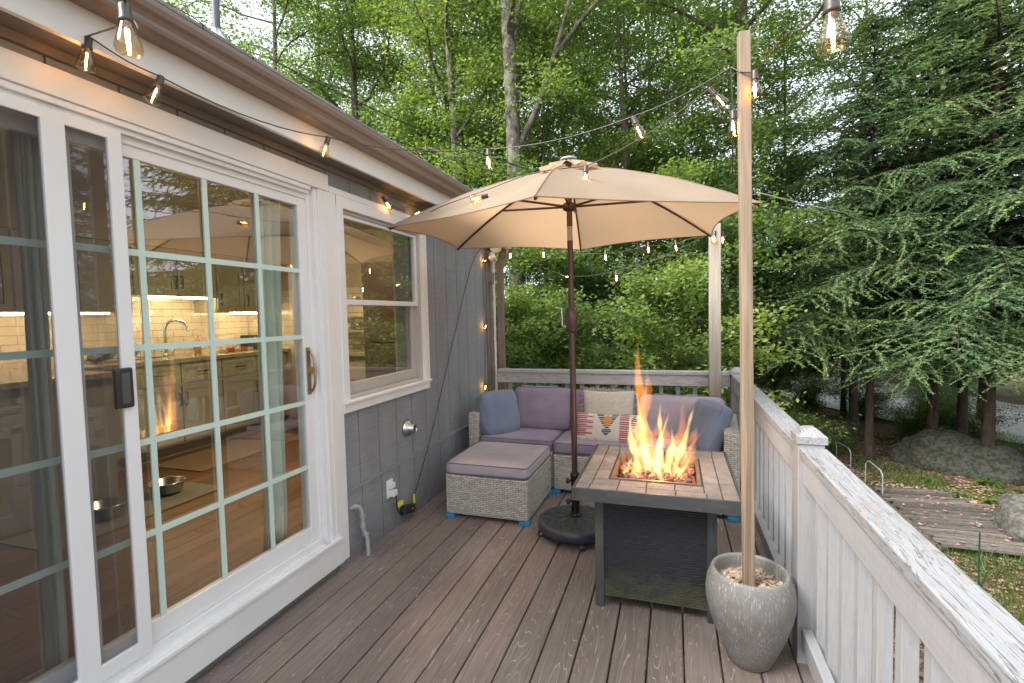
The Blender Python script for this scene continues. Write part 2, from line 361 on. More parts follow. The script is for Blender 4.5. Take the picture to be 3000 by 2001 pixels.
def glass_mat(name, tint=(.97, .985, .975), ior=1.6):
    m, nt, lk, P = nmat(name); nt.remove(P)
    tr = nt.new('ShaderNodeBsdfTransparent'); tr.inputs[0].default_value = (*tint, 1)
    gl = nt.new('ShaderNodeBsdfGlossy'); gl.inputs['Roughness'].default_value = .0
    lw = nt.new('ShaderNodeLayerWeight'); lw.inputs[0].default_value = .5   # facing = 1 - |cos|, the same from both sides of the pane
    pw = nd(nt, 'ShaderNodeMath', operation='POWER', i_1=5.); lk.new(lw.outputs['Facing'], pw.inputs[0]); f0 = ((ior-1)/(ior+1))**2
    fr = nd(nt, 'ShaderNodeMath', operation='MULTIPLY_ADD', i_1=1-f0, i_2=f0); lk.new(pw.outputs[0], fr.inputs[0])
    mx = nt.new('ShaderNodeMixShader'); lk.new(fr.outputs[0], mx.inputs[0]); lk.new(tr.outputs[0], mx.inputs[1]); lk.new(gl.outputs[0], mx.inputs[2])
    lk.new(mx.outputs[0], nt['Material Output'].inputs[0]); return m
GLASS = glass_mat('window_glass', ior=2.25)
BGLASS = glass_mat('bulb_glass', (.93, .80, .58), 1.9)
def screen_mat():
    m, nt, lk, P = nmat('insect_screen')
    P.inputs['Base Color'].default_value = (.045, .045, .05, 1); P.inputs['Roughness'].default_value = .7
    tr = nt.new('ShaderNodeBsdfTransparent'); mx = nt.new('ShaderNodeMixShader'); mx.inputs[0].default_value = .26
    lk.new(tr.outputs[0], mx.inputs[1]); lk.new(P.outputs[0], mx.inputs[2]); lk.new(mx.outputs[0], nt['Material Output'].inputs[0]); return m
SCREEN = screen_mat()
def emit(name, col, st):
    m, nt, lk, P = nmat(name); P.inputs['Base Color'].default_value = (*col, 1)
    P.inputs['Emission Color'].default_value = (*col, 1); P.inputs['Emission Strength'].default_value = st; return m
FILA = emit('glowing_filament', (1, .52, .15), 23)
LED = emit('under_cabinet_led', (1, .72, .38), 15)
def canopy_mat():
    m, nt, lk, P = nmat('tan_umbrella_cloth'); nt.remove(P)
    v = coords(nt, lk); n = nd(nt, 'ShaderNodeTexNoise', i_Scale=3, i_Detail=5); lk.new(v, n.inputs['Vector'])
    r = ramp(nt, [(.3, (.43, .36, .275)), (.65, (.375, .315, .24))]); lk.new(n.outputs['Fac'], r.inputs[0])
    d = nt.new('ShaderNodeBsdfDiffuse'); t = nt.new('ShaderNodeBsdfTranslucent'); lk.new(r.outputs[0], d.inputs[0]); t.inputs[0].default_value = (.70, .45, .26, 1)
    n2 = nd(nt, 'ShaderNodeTexNoise', i_Scale=300, i_Detail=2); lk.new(v, n2.inputs['Vector'])
    bp = nd(nt, 'ShaderNodeBump', i_Strength=.15, i_Distance=.001); lk.new(n2.outputs['Fac'], bp.inputs['Height']); lk.new(bp.outputs[0], d.inputs['Normal'])
    mx = nt.new('ShaderNodeMixShader'); mx.inputs[0].default_value = .44; lk.new(d.outputs[0], mx.inputs[1]); lk.new(t.outputs[0], mx.inputs[2])
    lk.new(mx.outputs[0], nt['Material Output'].inputs[0]); return m
CANOPY = canopy_mat()
def leaf_mat(name, cols, trans=.45, tcol=None):
    m, nt, lk, P = nmat(name); nt.remove(P)
    g = nt.new('ShaderNodeNewGeometry'); oi = nt.new('ShaderNodeObjectInfo')
    r = ramp(nt, [(i/(len(cols)-1), c) for i, c in enumerate(cols)]); lk.new(g.outputs['Random Per Island'], r.inputs[0])
    n = nd(nt, 'ShaderNodeTexNoise', i_Scale=.55, i_Detail=3); lk.new(g.outputs['Position'], n.inputs['Vector'])
    r2 = ramp(nt, [(.33, (.62, .72, .75)), (.66, (1.35, 1.22, .95))]); lk.new(n.outputs['Fac'], r2.inputs[0])
    col = mixc(nt, lk, 1., r.outputs[0], r2.outputs[0], 'MULTIPLY')
    r4 = ramp(nt, [(0, (.82, .88, .9)), (1, (1.2, 1.12, .95))]); lk.new(oi.outputs['Random'], r4.inputs[0])
    col = mixc(nt, lk, 1., col, r4.outputs[0], 'MULTIPLY')
    d = nt.new('ShaderNodeBsdfDiffuse'); lk.new(col, d.inputs[0])
    t = nt.new('ShaderNodeBsdfTranslucent'); tc = mixc(nt, lk, 1., col, tcol or (1.6, 1.9, .7), 'MULTIPLY'); lk.new(tc, t.inputs[0])
    gl = nt.new('ShaderNodeBsdfGlossy'); gl.inputs['Roughness'].default_value = .45; gl.inputs[0].default_value = (.5, .55, .6, 1)
    mx = nt.new('ShaderNodeMixShader'); mx.inputs[0].default_value = trans; lk.new(d.outputs[0], mx.inputs[1]); lk.new(t.outputs[0], mx.inputs[2])
    m2 = nt.new('ShaderNodeMixShader'); m2.inputs[0].default_value = .0 if 'hemlock' in name else .04; lk.new(mx.outputs[0], m2.inputs[1]); lk.new(gl.outputs[0], m2.inputs[2])
    lk.new(m2.outputs[0], nt['Material Output'].inputs[0]); return m
LEAF = leaf_mat('broadleaf_foliage', [(.10, .155, .065), (.14, .205, .08), (.185, .26, .095), (.24, .32, .12)], .5, (1.45, 1.65, .8))
LEAFD = leaf_mat('understory_foliage', [(.08, .13, .055), (.115, .18, .07), (.16, .235, .085), (.21, .29, .10)], .45, (1.45, 1.65, .8))
HEML = leaf_mat('hemlock_needles', [(.08, .135, .09), (.115, .18, .11), (.155, .23, .13), (.225, .30, .15)], .35, (1.2, 1.4, .9))
FERN = leaf_mat('fern_fronds', [(.07, .12, .045), (.11, .17, .055), (.15, .22, .07)], .4)
GRASSM = leaf_mat('grass_blades', [(.06, .11, .03), (.10, .16, .04), (.15, .20, .07)], .4)
LITTER = mat('dry_leaves', (.27, .15, .10), (.44, .31, .23), 3, rough=.85, island=.35)
def bark_mat(name, a, b, lich=None, sc_=10):
    m, nt, lk, P = nmat(name); P.inputs['Roughness'].default_value = .9; P.inputs['Specular IOR Level'].default_value = .2
    v = coords(nt, lk, (1, 1, .22), 'Object')
    n = nd(nt, 'ShaderNodeTexNoise', i_Scale=sc_*2.2, i_Detail=8, i_Roughness=.7, i_Distortion=.4); lk.new(v, n.inputs['Vector'])
    r = ramp(nt, [(.35, a), (.62, b)]); lk.new(n.outputs['Fac'], r.inputs[0]); col = r.outputs[0]
    if lich:
        v2 = coords(nt, lk, (1, 1, .6)); n2 = nd(nt, 'ShaderNodeTexNoise', i_Scale=7, i_Detail=7, i_Roughness=.75); lk.new(v2, n2.inputs['Vector'])
        r2 = ramp(nt, [(.47, (0, 0, 0)), (.56, (1, 1, 1))]); lk.new(n2.outputs['Fac'], r2.inputs[0]); col = mixc(nt, lk, r2.outputs[0], col, lich)
    lk.new(col, P.inputs['Base Color'])
    bp = nd(nt, 'ShaderNodeBump', i_Strength=.9, i_Distance=.02); lk.new(n.outputs['Fac'], bp.inputs['Height']); lk.new(bp.outputs[0], P.inputs['Normal'])
    return m
BARK = bark_mat('grey_brown_bark', (.07, .055, .045), (.17, .14, .115))
BARKL = bark_mat('pale_lichened_bark', (.06, .05, .042), (.13, .11, .09), (.22, .205, .18))
BARKH = bark_mat('hemlock_bark', (.045, .033, .028), (.11, .08, .068))
def wood_mat(name, a, b, along=2, rough=.7, sc_=1., bands=20):
    m, nt, lk, P = nmat(name); P.inputs['Roughness'].default_value = rough
    s = [bands*2.2]*3; s[along] = .8
    v = coords(nt, lk, tuple(s)); n = nd(nt, 'ShaderNodeTexNoise', i_Scale=sc_, i_Detail=4, i_Distortion=.5); lk.new(v, n.inputs['Vector'])
    s2 = [180]*3; s2[along] = 5
    v2 = coords(nt, lk, tuple(s2)); n2 = nd(nt, 'ShaderNodeTexNoise', i_Scale=1, i_Detail=4); lk.new(v2, n2.inputs['Vector'])
    r = ramp(nt, [(.3, a), (.5, b), (.6, a), (.75, b)]); lk.new(n.outputs['Fac'], r.inputs[0])
    r2 = ramp(nt, [(.3, (.8, .8, .8)), (.7, (1.12, 1.12, 1.12))]); lk.new(n2.outputs['Fac'], r2.inputs[0])
    lk.new(mixc(nt, lk, 1., r.outputs[0], r2.outputs[0], 'MULTIPLY'), P.inputs['Base Color'])
    bp = nd(nt, 'ShaderNodeBump', i_Strength=.3, i_Distance=.002); lk.new(n2.outputs['Fac'], bp.inputs['Height']); lk.new(bp.outputs[0], P.inputs['Normal'])
    return m
POLE = wood_mat('pressure_treated_pine', (.20, .14, .088), (.32, .24, .165))
POST = wood_mat('weathered_fir', (.31, .27, .215), (.37, .33, .27))
HARDWOOD = wood_mat('oak_floor', (.20, .088, .03), (.30, .145, .055), 1, .35, bands=9)
PLANK = mat('weathered_planks', (.22, .19, .17), (.09, .07, .058), 9, (1.5, 12, 12), .85, bump=.5, island=.35)

# ------------------------------------------------------------------ ground, gravel road
def gz(x, y):
    base = -1.5 + .10*(mnoise.noise(Vector((x*.25, y*.25, 0)))) + .03*mnoise.noise(Vector((x*1.3, y*1.3, 3)))
    d = max(0, y-14); base -= .012*d if x > 2 else 0
    if x < 2 and y > 6: base += min(1.2, (2-x)*.06)*min(1, (y-6)/6)
    return base
def ground_mat():
    m, nt, lk, P = nmat('forest_floor'); P.inputs['Roughness'].default_value = .95; P.inputs['Specular IOR Level'].default_value = .1
    v = coords(nt, lk); n = nd(nt, 'ShaderNodeTexNoise', i_Scale=26, i_Detail=8, i_Roughness=.75); lk.new(v, n.inputs['Vector'])
    r = ramp(nt, [(.3, (.10, .06, .04)), (.5, (.20, .125, .085)), (.68, (.34, .24, .17))]); lk.new(n.outputs['Fac'], r.inputs[0])
    n2 = nd(nt, 'ShaderNodeTexNoise', i_Scale=.8, i_Detail=6, i_Roughness=.6); lk.new(v, n2.inputs['Vector'])
    r2 = ramp(nt, [(.47, (0, 0, 0)), (.60, (1, 1, 1))]); lk.new(n2.outputs['Fac'], r2.inputs[0])
    r3 = ramp(nt, [(.35, (.05, .075, .02)), (.65, (.13, .17, .05))]); lk.new(n.outputs['Fac'], r3.inputs[0])
    lk.new(mixc(nt, lk, r2.outputs[0], r.outputs[0], r3.outputs[0]), P.inputs['Base Color'])
    bp = nd(nt, 'ShaderNodeBump', i_Strength=.8, i_Distance=.03); lk.new(n.outputs['Fac'], bp.inputs['Height']); lk.new(bp.outputs[0], P.inputs['Normal'])
    return m
xs = [-220, -120, -70, -45] + list(np.arange(-32, 36, .8)) + [45, 70, 120, 220]
ys = [-80, -30, -12] + list(np.arange(-6, 46, .8)) + [60, 90, 150, 300]
mb = MB(); nx = len(xs)
mb.add([(x, y, gz(x, y)) for y in ys for x in xs], [(j*nx+i, j*nx+i+1, (j+1)*nx+i+1, (j+1)*nx+i) for j in range(len(ys)-1) for i in range(nx-1)], True)
GROUND = struct(mb.build('ground', ground_mat()))
road_pts = [(-4, 42), (0, 33), (4, 26.5), (7.2, 21.5), (9.3, 17), (12, 13.5), (17, 10), (26, 6)]
cen = [Vector((x, y, 0)) for x, y in road_pts]; cen = smooth_path(cen, 8)
mb = MB(); vs = []
for i, p in enumerate(cen):
    t = (cen[min(i+1, len(cen)-1)]-cen[max(i-1, 0)]).normalized(); nrm = Vector((-t.y, t.x, 0))
    for k in range(-3, 4):
        q = p+nrm*k*.95*(1+.06*mnoise.noise(Vector((i*.7, k, 0)))); vs.append((q.x, q.y, gz(q.x, q.y)+.05-.004*abs(k)))
mb.add(vs, [(i*7+k, i*7+k+1, (i+1)*7+k+1, (i+1)*7+k) for i in range(len(cen)-1) for k in range(6)], True)
struct(mb.build('gravel_road', mat('grey_gravel', (.45, .44, .43), (.68, .67, .65), 30, rough=.95, bump=.6, bscale=60)))

# ------------------------------------------------------------------ trees
def quads_mesh(name, V, m):
    """V: (n,4,3) array of leaf quads"""
    n = len(V); me = bpy.data.meshes.new(name)
    me.vertices.add(n*4); me.vertices.foreach_set('co', V.reshape(-1).astype('f'))
    me.loops.add(n*4); me.loops.foreach_set('vertex_index', np.arange(n*4, dtype='i'))
    me.polygons.add(n); me.polygons.foreach_set('loop_start', np.arange(0, n*4, 4, dtype='i'))
    try: me.polygons.foreach_set('loop_total', np.full(n, 4, dtype='i'))
    except Exception: pass
    me.update(calc_edges=True); me.validate(); me.materials.append(m); return me
def leaf_quads(P, size, g, tilt=.9, asp=.62, drop=.25):
    """diamond leaves at points P, random azimuth, near-horizontal with random tilt"""
    n = len(P); az = g.uniform(0, 2*np.pi, n); el = g.normal(-drop, .45*tilt, n); ro = g.normal(0, .6*tilt, n)
    d = np.stack([np.cos(az)*np.cos(el), np.sin(az)*np.cos(el), np.sin(el)], 1)
    side0 = np.stack([-np.sin(az), np.cos(az), np.zeros(n)], 1); up0 = np.cross(d, side0)
    s = side0*np.cos(ro)[:, None] + up0*np.sin(ro)[:, None]
    L = (size*g.uniform(.7, 1.25, n))[:, None]; W = L*asp*.5
    return np.stack([P-d*L*.5, P+s*W-d*L*.05, P+d*L*.5, P-s*W-d*L*.05], 1)
def grow_branches(g, H, r0, base, spread, nb, lean=(0, 0), fork=True):
    """returns list of limb polylines (pts, radii) and twig points"""
    limbs = []; k = 14; T = []
    for i in range(k+1):
        t = i/k; T.append(np.array([lean[0]*t*H + .12*math.sin(t*5+lean[0]*40), lean[1]*t*H + .12*math.cos(t*4), t*H]))
    limbs.append((T, [r0*(1-.85*(i/k)**1.1) * (1.25 if i == 0 else 1) for i in range(k+1)]))
    tw = []
    for b in range(nb):
        t = base + (1-base)*((b+.5)/nb)**.9; z = t*H; i = min(k-1, int(t*k)); p0 = T[i]*(1-(t*k-i)) + T[i+1]*(t*k-i)
        az = b*2.4 + g.uniform(-.5, .5); rad = spread*(.45+.75*math.sin(math.pi*min(1, (1.02-t)/(1.02-base))**.75))*g.uniform(.7, 1.15)
        el = .75-.5*(1-t)+g.uniform(-.15, .2)
        dirn = np.array([math.cos(az)*math.cos(el), math.sin(az)*math.cos(el), math.sin(el)])
        pts = [p0]; m_ = 7
        for q in range(m_):
            dirn = dirn + g.normal(0, .13, 3) + np.array([0, 0, -.07]); dirn /= np.linalg.norm(dirn); pts.append(pts[-1]+dirn*rad/m_)
        rb = r0*(1-.8*t)*.42; limbs.append((pts, [rb*(1-.88*q/m_)+.006 for q in range(m_+1)]))
        for q in range(2, m_+1):
            for s in range(2):
                a2 = g.uniform(0, 2*np.pi); d2 = np.array([math.cos(a2), math.sin(a2), g.uniform(-.15, .35)]); ln = rad*g.uniform(.16, .34)
                p2 = [pts[q]]
                for u in range(4):
                    d2 = d2+g.normal(0, .2, 3); d2 /= np.linalg.norm(d2); p2.append(p2[-1]+d2*ln/4)
                limbs.append((p2, [max(.004, rb*.3*(1-.2*u)) for u in range(5)])); tw += p2[1:]
        tw += pts[3:]
    return limbs, np.array(tw)
def broadleaf(seed, H, r0, base, spread, nb, nleaf, size, lmat, bmat, lean=(0, 0), clump=.30, extra=()):
    g = np.random.default_rng(seed); limbs, tw = grow_branches(g, H, r0, base, spread, nb, lean)
    for P0, r_ in extra:   # limbs of their own, given relative to the foot of the tree
        pl = smooth_path(P0, 4); limbs.append((pl, [r_*(1-.75*i/(len(pl)-1)) for i in range(len(pl))])); e2 = []
        for i in range(4, len(pl)):
            for s in range(3): e2.append(np.array(pl[i])+g.normal(0, .35, 3))
        tw = np.concatenate([tw, np.array(e2)])
    mb = MB()
    for q, (pts, rs) in enumerate(limbs): mb.tube(pts, rs, 10 if q == 0 else 5, caps=False)
    idx = g.integers(0, len(tw), nleaf); c = tw[idx]
    # flat tiers: leaves spread sideways more than up
    off = g.normal(0, 1, (nleaf, 3))*np.array([clump, clump, clump*.42]); P = c+off
    return mb, leaf_quads(P, size, g)
def tree_proto(name, label, cat, *a, bmat=BARK, lmat=LEAF, **k):
    t = thing(name, label, cat); mb, q = broadleaf(*a, lmat=lmat, bmat=bmat, **k)
    mb.build('trunk', bmat, t); link('crown', quads_mesh('crown', q, lmat), None, t); return t
def hemlock(seed, H, r0, z0, rad, nb, size=.062, lean=(0, 0)):
    g = np.random.default_rng(seed); mb = MB(); k = 10
    T = [np.array([lean[0]*H*i/k, lean[1]*H*i/k, H*i/k]) for i in range(k+1)]
    mb.tube(T, [r0*(1-.93*(i/k)) * (1.2 if i == 0 else 1) for i in range(k+1)], 10, caps=False)
    C0, D0, S0, L0, W0 = [], [], [], [], []
    for b in range(nb):
        t = (b+.5)/nb; z = z0+(H-z0)*t**1.05; az = b*2.399+g.uniform(-.4, .4); R = rad*((1-t)**.75*.95+.08)*g.uniform(.75, 1.15)
        p = np.array([lean[0]*z, lean[1]*z, z]); el = g.uniform(.02, .30); dirn = np.array([math.cos(az)*math.cos(el), math.sin(az)*math.cos(el), math.sin(el)])
        n = max(5, int(R/.17)); pts = [p]; side = np.array([-math.sin(az), math.cos(az), 0])
        for q in range(n):
            dirn = dirn+np.array([0, 0, -.05*(q/n)-.02])+g.normal(0, .04, 3); dirn /= np.linalg.norm(dirn); pts.append(pts[-1]+dirn*R/n)
        mb.tube(pts, [max(.004, .022*(1-q/n)) for q in range(n+1)], 4, caps=False)
        for q in range(1, n+1):
            for sgn in (-1, 1):
                tl = R*.34*math.sin(math.pi*(.15+.8*(1-q/(n+.6))))*g.uniform(.7, 1.2) + .10
                d2 = side*sgn*.85+dirn*.6+np.array([0, 0, -.07])+g.normal(0, .2, 3)*np.array([1, 1, .5]); d2 /= np.linalg.norm(d2)
                m_ = max(2, int(tl/.032)); pp = pts[q].copy()
                for u in range(m_):
                    d2 = d2+np.array([0, 0, -.34/m_])+g.normal(0, .07, 3); d2 /= np.linalg.norm(d2); pp = pp+d2*tl/m_
                    s2 = np.cross(d2, [0, 0, 1.]); s2 /= np.linalg.norm(s2)+1e-9
                    ll = size*(1-.45*u/m_)
                    for sg in (-1, 1):
                        dd = d2*.62+s2*sg*.75+g.normal(0, .26, 3); dd /= np.linalg.norm(dd)
                        C0.append(pp+dd*ll*.5); D0.append(dd); L0.append(ll)
                    C0.append(pp+d2*ll*.35); D0.append(d2.copy()); L0.append(ll*1.1)
    Cc = np.array(C0); D = np.array(D0); L = np.array(L0)[:, None]*g.uniform(.8, 1.2, (len(C0), 1))
    S = np.cross(D, [0, 0, 1.]); S /= np.linalg.norm(S, axis=1)[:, None]+1e-9; ro = g.normal(0, .8, len(C0))[:, None]
    U = np.cross(S, D); S = S*np.cos(ro)+U*np.sin(ro)
    W = L*.24
    return mb, np.stack([Cc-D*L*.5, Cc+S*W, Cc+D*L*.55, Cc-S*W], 1)
def place(o, x, y, rz=0, s=1, z=None, label=None, group=None, sz=None):
    o.location = (x, y, gz(x, y)-.08 if z is None else z); o.rotation_euler = (0, 0, rz); o.scale = (s, s, sz or s); o['org'] = (0., 0., 0.)
    if label: o['label'] = label
    if group: o['group'] = group
    return o
GA = 'tall broadleaf trees filling the woods behind the deck'
LA = 'slim broadleaf tree with bright green layered leaves in the woods behind the deck'
pa = tree_proto('broadleaf_tree', LA, 'tree', 11, 15, .13, .16, 2.6, 40, 30000, .085, clump=.24)
pb = tree_proto('broadleaf_tree', LA, 'tree', 23, 17, .15, .24, 3.0, 36, 28000, .09, lean=(.02, .01), clump=.25)
pc = tree_proto('broadleaf_tree', LA, 'tree', 37, 12, .10, .08, 2.5, 38, 30000, .085, clump=.22)
protoT = [pa, pb, pc]
# (x, y, proto, rot, scale): measured directions, real distances
spots = [(-4.6, 13.5, 0, .4, 1.), (-2.9, 12.2, 2, 2., .95), (-6.8, 12, 1, 1.2, 1.), (-9.5, 14, 0, 3.3, 1.1), (-6.2, 16, 2, .2, 1.35), (-8.4, 11.0, 0, 4.2, .95), (-10.8, 18, 1, 2.4, 1.2), (-7.4, 20, 0, 5.0, 1.2), (-4.8, 18, 1, 4.1, 1.15),
         (-1.9, 17.5, 0, 5, 1.15), (-2.3, 22.5, 2, 3.7, 1.1), (1.0, 20, 1, 2.8, 1.0),
         (.4, 14.8, 2, .9, 1.05), (2.0, 16.8, 0, 4.4, 1.1), (3.8, 19.5, 2, 1.4, 1.35), 
         (-16, 27, 2, 1, 1.2), (-4, 31, 0, 2, 1.1), (7, 35, 2, 1, 1.2), 
         (17.5, 21.5, 2, 2.2, 1.2), (-1.0, 11.0, 2, 4.3, .8), (4.2, 13.6, 2, 1.1, .8), (5.9, 13.9, 0, 2.6, .75), (18, 8, 0, .4, 1.2), (15, 1.5, 2, .9, 1.2), (12.5, -5, 0, 1.9, 1.1), (19, -1, 1, 2.9, 1.3), (-14, 12, 2, 5.2, 1.1)]
used = set()
for (x, y, k, rz, s) in spots:
    o = protoT[k] if k not in used else copy_tree(protoT[k]); used.add(k)
    place(o, x, y, rz, s, group=GA)
def solo(label, x, y, *a, **k):
    t = tree_proto('broadleaf_tree', label, 'tree', *a, **k); return place(t, x, y)
solo('big maple with pale lichened trunk forking above the umbrella, just left of the umbrella pole', -1.42, 9.55, 5, 17, .215, .42, 3.6, 26, 31500, .085, bmat=BARKL, lean=(.0, .0),
     extra=(([(.03, 0, 6.0), (.55, .1, 6.9), (.95, .1, 7.9), (1.3, .1, 9.0), (1.7, .2, 10.5)], .085), ([(.95, .1, 7.9), (1.7, 0, 8.6), (2.6, -.1, 9.2), (3.6, -.2, 10.1)], .055), ([(.0, 0, 7.4), (.2, 0, 8.5), (.5, 0, 9.8), (.6, .1, 11)], .09), ([(.02, 0, 4.4), (.35, .1, 4.6), (.7, .3, 5.1), (1.2, .4, 5.2)], .045)))
solo('dark trunked broadleaf tree rising directly behind the square back post', 2.98, 11.3, 6, 17, .19, .36, 3.4, 28, 34500, .085, bmat=BARK)
solo('thin dark trunked tree seen under the umbrella canopy between hanging bulbs', .62, 11.6, 8, 13, .10, .30, 2.6, 26, 27000, .08, bmat=BARK)
solo('mottled trunk tree standing behind the house roof left of the big maple', -3.2, 10.8, 9, 15, .15, .30, 3.0, 28, 30000, .085, bmat=BARKL)

# hemlocks
LH = [('hemlock with a straight thin bare lower trunk beside the wire hoops', 5.28, 11.1, 1.0, 0.), ('hemlock at left of the trunk group growing behind the mossy boulder', 6.46, 11.55, 1.05, 2.),
      ('hemlock in the middle of the trunk group behind the mossy boulder', 7.0, 11.7, 1.15, 4.), ('hemlock with a curved leaning trunk at the right end of the mossy boulder', 6.75, 10.35, 1.05, 5.2)]
hp = []
for sd_, H, r0, z0, rad, nb in ((3, 8.4, .078, 2.15, 2.5, 170), (4, 9.6, .090, 2.2, 2.7, 185), (5, 15, .15, 4.5, 2.6, 90)):
    t = thing('hemlock_tree', '', 'tree'); mb, q = hemlock(sd_, H, r0, z0, rad, nb)
    mb.build('trunk', BARKH, t); link('crown', quads_mesh('crown', q, HEML), None, t); hp.append(t)
for i, (lb, x, y, s, rz) in enumerate(LH):
    o = hp[i] if i < 2 else copy_tree(hp[i-2]); place(o, x, y, rz, s, label=lb); o['group'] = 'hemlocks beside the garden path'
GH = 'hemlocks standing farther back along the gravel road'
for (x, y, k, s, rz) in ((6.2, 15.9, 1, .8, 1.), (9.8, 9.9, 0, 1.05, 5.), (12, 7, 1, 1.1, .7), (9.2, 15.5, 2, 1., 2.7), (12.5, 13.5, 2, 1.1, 5.9), (15.5, 10, 2, .9, .4)):
    place(hp[2] if (k == 2 and x == 9.2) else copy_tree(hp[k]), x, y, rz, s, label='dark green hemlock with drooping layered branches standing farther back by the gravel road', group=GH)

# understory bushes
def bush(seed, H, rad, nleaf, size, m, ns=9):
    g = np.random.default_rng(seed); mb = MB(); tw = []
    for s in range(ns):
        az = g.uniform(0, 6.28); r = rad*g.uniform(.3, 1); p = np.zeros(3); d = np.array([math.cos(az)*r/H*.5, math.sin(az)*r/H*.5, 1.]); d /= np.linalg.norm(d); pts = [p]
        for q in range(6):
            d = d+np.array([math.cos(az)*.12, math.sin(az)*.12, -.03])+g.normal(0, .08, 3); d /= np.linalg.norm(d); pts.append(pts[-1]+d*H/6*g.uniform(.8, 1.1))
        mb.tube(pts, [.02*(1-.8*q/6)+.003 for q in range(7)], 5, caps=False)
        for q in range(1, 7):
            for u in range(3):
                a2 = g.uniform(0, 6.28); e = pts[q]+np.array([math.cos(a2), math.sin(a2), g.uniform(-.1, .2)])*rad*g.uniform(.25, .55)
                mb.tube([pts[q], e], [.006, .003], 3, caps=False)
                for v in (.4, .7, 1.): tw.append(pts[q]*(1-v)+e*v)
    tw = np.array(tw); c = tw[g.integers(0, len(tw), nleaf)]
    P = c+g.normal(0, 1, (nleaf, 3))*np.array([rad*.2, rad*.2, rad*.09])
    return mb, leaf_quads(P, size, g, tilt=.8, asp=.6, drop=.2)
bp_ = []
LB = 'leafy green understory shrub in the wall of foliage behind the back railing'
for sd_, H, rad, nl, sz in ((1, 3.0, 1.5, 15000, .085), (2, 2.2, 1.3, 12000, .08), (3, 4.2, 1.8, 20000, .09)):
    t = thing('understory_shrub', LB, 'shrub'); mb, q = bush(sd_, H, rad, nl, sz, LEAFD); mb.build('stems', BARK, t); link('foliage', quads_mesh('foliage', q, LEAFD), None, t); bp_.append(t)
sp_ = []
LS = 'slender sapling with flat layers of green leaves behind the back railing'
for sd_, H, rad in ((51, 5.2, 1.9), (52, 3.8, 1.5), (53, 6.5, 2.1)):
    t = thing('sapling', LS, 'sapling'); mb, q = broadleaf(sd_, H, .035, .12, rad, 16, 15000, .095, LEAF, BARK, clump=.20); mb.build('trunk', BARK, t); link('crown', quads_mesh('crown', q, LEAF), None, t); sp_.append(t)
us = set()
for i, (x, y, k, s) in enumerate([(-2.9, 7.8, 1, .8), (-1.0, 7.3, 1, .75), (.3, 7.0, 1, .7), (1.6, 7.6, 1, .8), (-1.9, 9.2, 0, .9), (.0, 9.4, 0, .85), (1.0, 9.7, 2, .8), (2.2, 10.2, 0, 1.), (-3.6, 9.5, 2, .85), (-.8, 12, 2, 1), (1.9, 13.4, 2, 1.1), (-2.4, 14, 2, 1.1), (.4, 17, 2, 1.2), (3.4, 12.8, 0, 1.), (4.1, 15.4, 2, 1.), (-5.2, 12.2, 2, 1.2)]):
    o = sp_[k] if k not in us else copy_tree(sp_[k]); us.add(k); place(o, x, y, i*2.3, s, group='saplings behind the back railing')
ub = set()
bs = [(-3.4, 8.2, 1), (-2.0, 8.6, 0), (-.5, 8.1, 1), (.8, 8.8, 0), (2.4, 8.9, 1), (-2.6, 10.6, 2), (-.3, 11.0, 1), (1.4, 11.4, 0), (2.6, 12.8, 1), (-4.4, 10.4, 2),
      (-1.4, 12.6, 2), (3.2, 14.0, 2), (.6, 13, 2), (-6, 11, 2), (-3.6, 13.5, 2), (4.2, 18.5, 0), (-.6, 15.5, 2), (1.9, 15, 2), (5.6, 17, 1), (6.6, 15.6, 1), (7.9, 14.9, 1), (10.8, 12.6, 1), (8.2, 9.4, 1), (9.4, 7.6, 1), (4.0, 10.8, 1), (9, 23, 2), (11, 21, 2), (13.5, 18.5, 2), (7, 25.5, 2), (15, 15.5, 2), (17, 13, 2), (11.5, 25, 2), (5, 28, 2), (3, 22, 2), (8.6, 16.6, 1), (6.9, 13.4, 1), (10, 11.4, 0), (7.6, 12.9, 1)]
for i, (x, y, k) in enumerate(bs):
    o = bp_[k] if k not in ub else copy_tree(bp_[k]); ub.add(k)
    place(o, x, y, i*1.7, rnd.uniform(.6, .95), group='understory shrubs behind the railing', sz=None)
    if x > 2.9 and k == 2 and y > 15: place(o, x, y, i*1.7, rnd.uniform(1.0, 1.4), label='leafy shrub thicket on the far side of the gravel road', group='shrubs beyond the gravel road')
    elif x > 3.5: place(o, x, y, i*1.7, rnd.uniform(.4, .55), label='low leafy shrub on the slope beside the hemlocks and gravel road', group='low shrubs by the gravel road')

# ferns, weeds, grass, litter
def tuft(g, n, L, wd, spread, arch=.9):
    out = []
    for i in range(n):
        az = g.uniform(0, 6.28); p = np.array([g.normal(0, spread*.2), g.normal(0, spread*.2), 0]); ll = L*g.uniform(.6, 1.1); e = 1.1
        for s in range(5):
            d = np.array([math.cos(az)*math.cos(e), math.sin(az)*math.cos(e), math.sin(e)]); q = p+d*ll/5; sd2 = np.array([-math.sin(az), math.cos(az), 0])
            for sg in (-1, 1):
                w_ = wd*(1-s/5.5); out.append([p, p+sd2*sg*w_+d*ll*.06, q+sd2*sg*w_*.6, q])
            p = q; e -= arch*.45
    return out
g = np.random.default_rng(99)
fp = thing('fern', '', 'fern'); fq = np.array(tuft(g, 16, .42, .075, .3)); link('fronds', quads_mesh('fronds', fq, FERN), None, fp)
GF = 'bright green low ferns and weeds below the mossy boulder'
LF = 'bright green low weed clump growing below the mossy boulder'
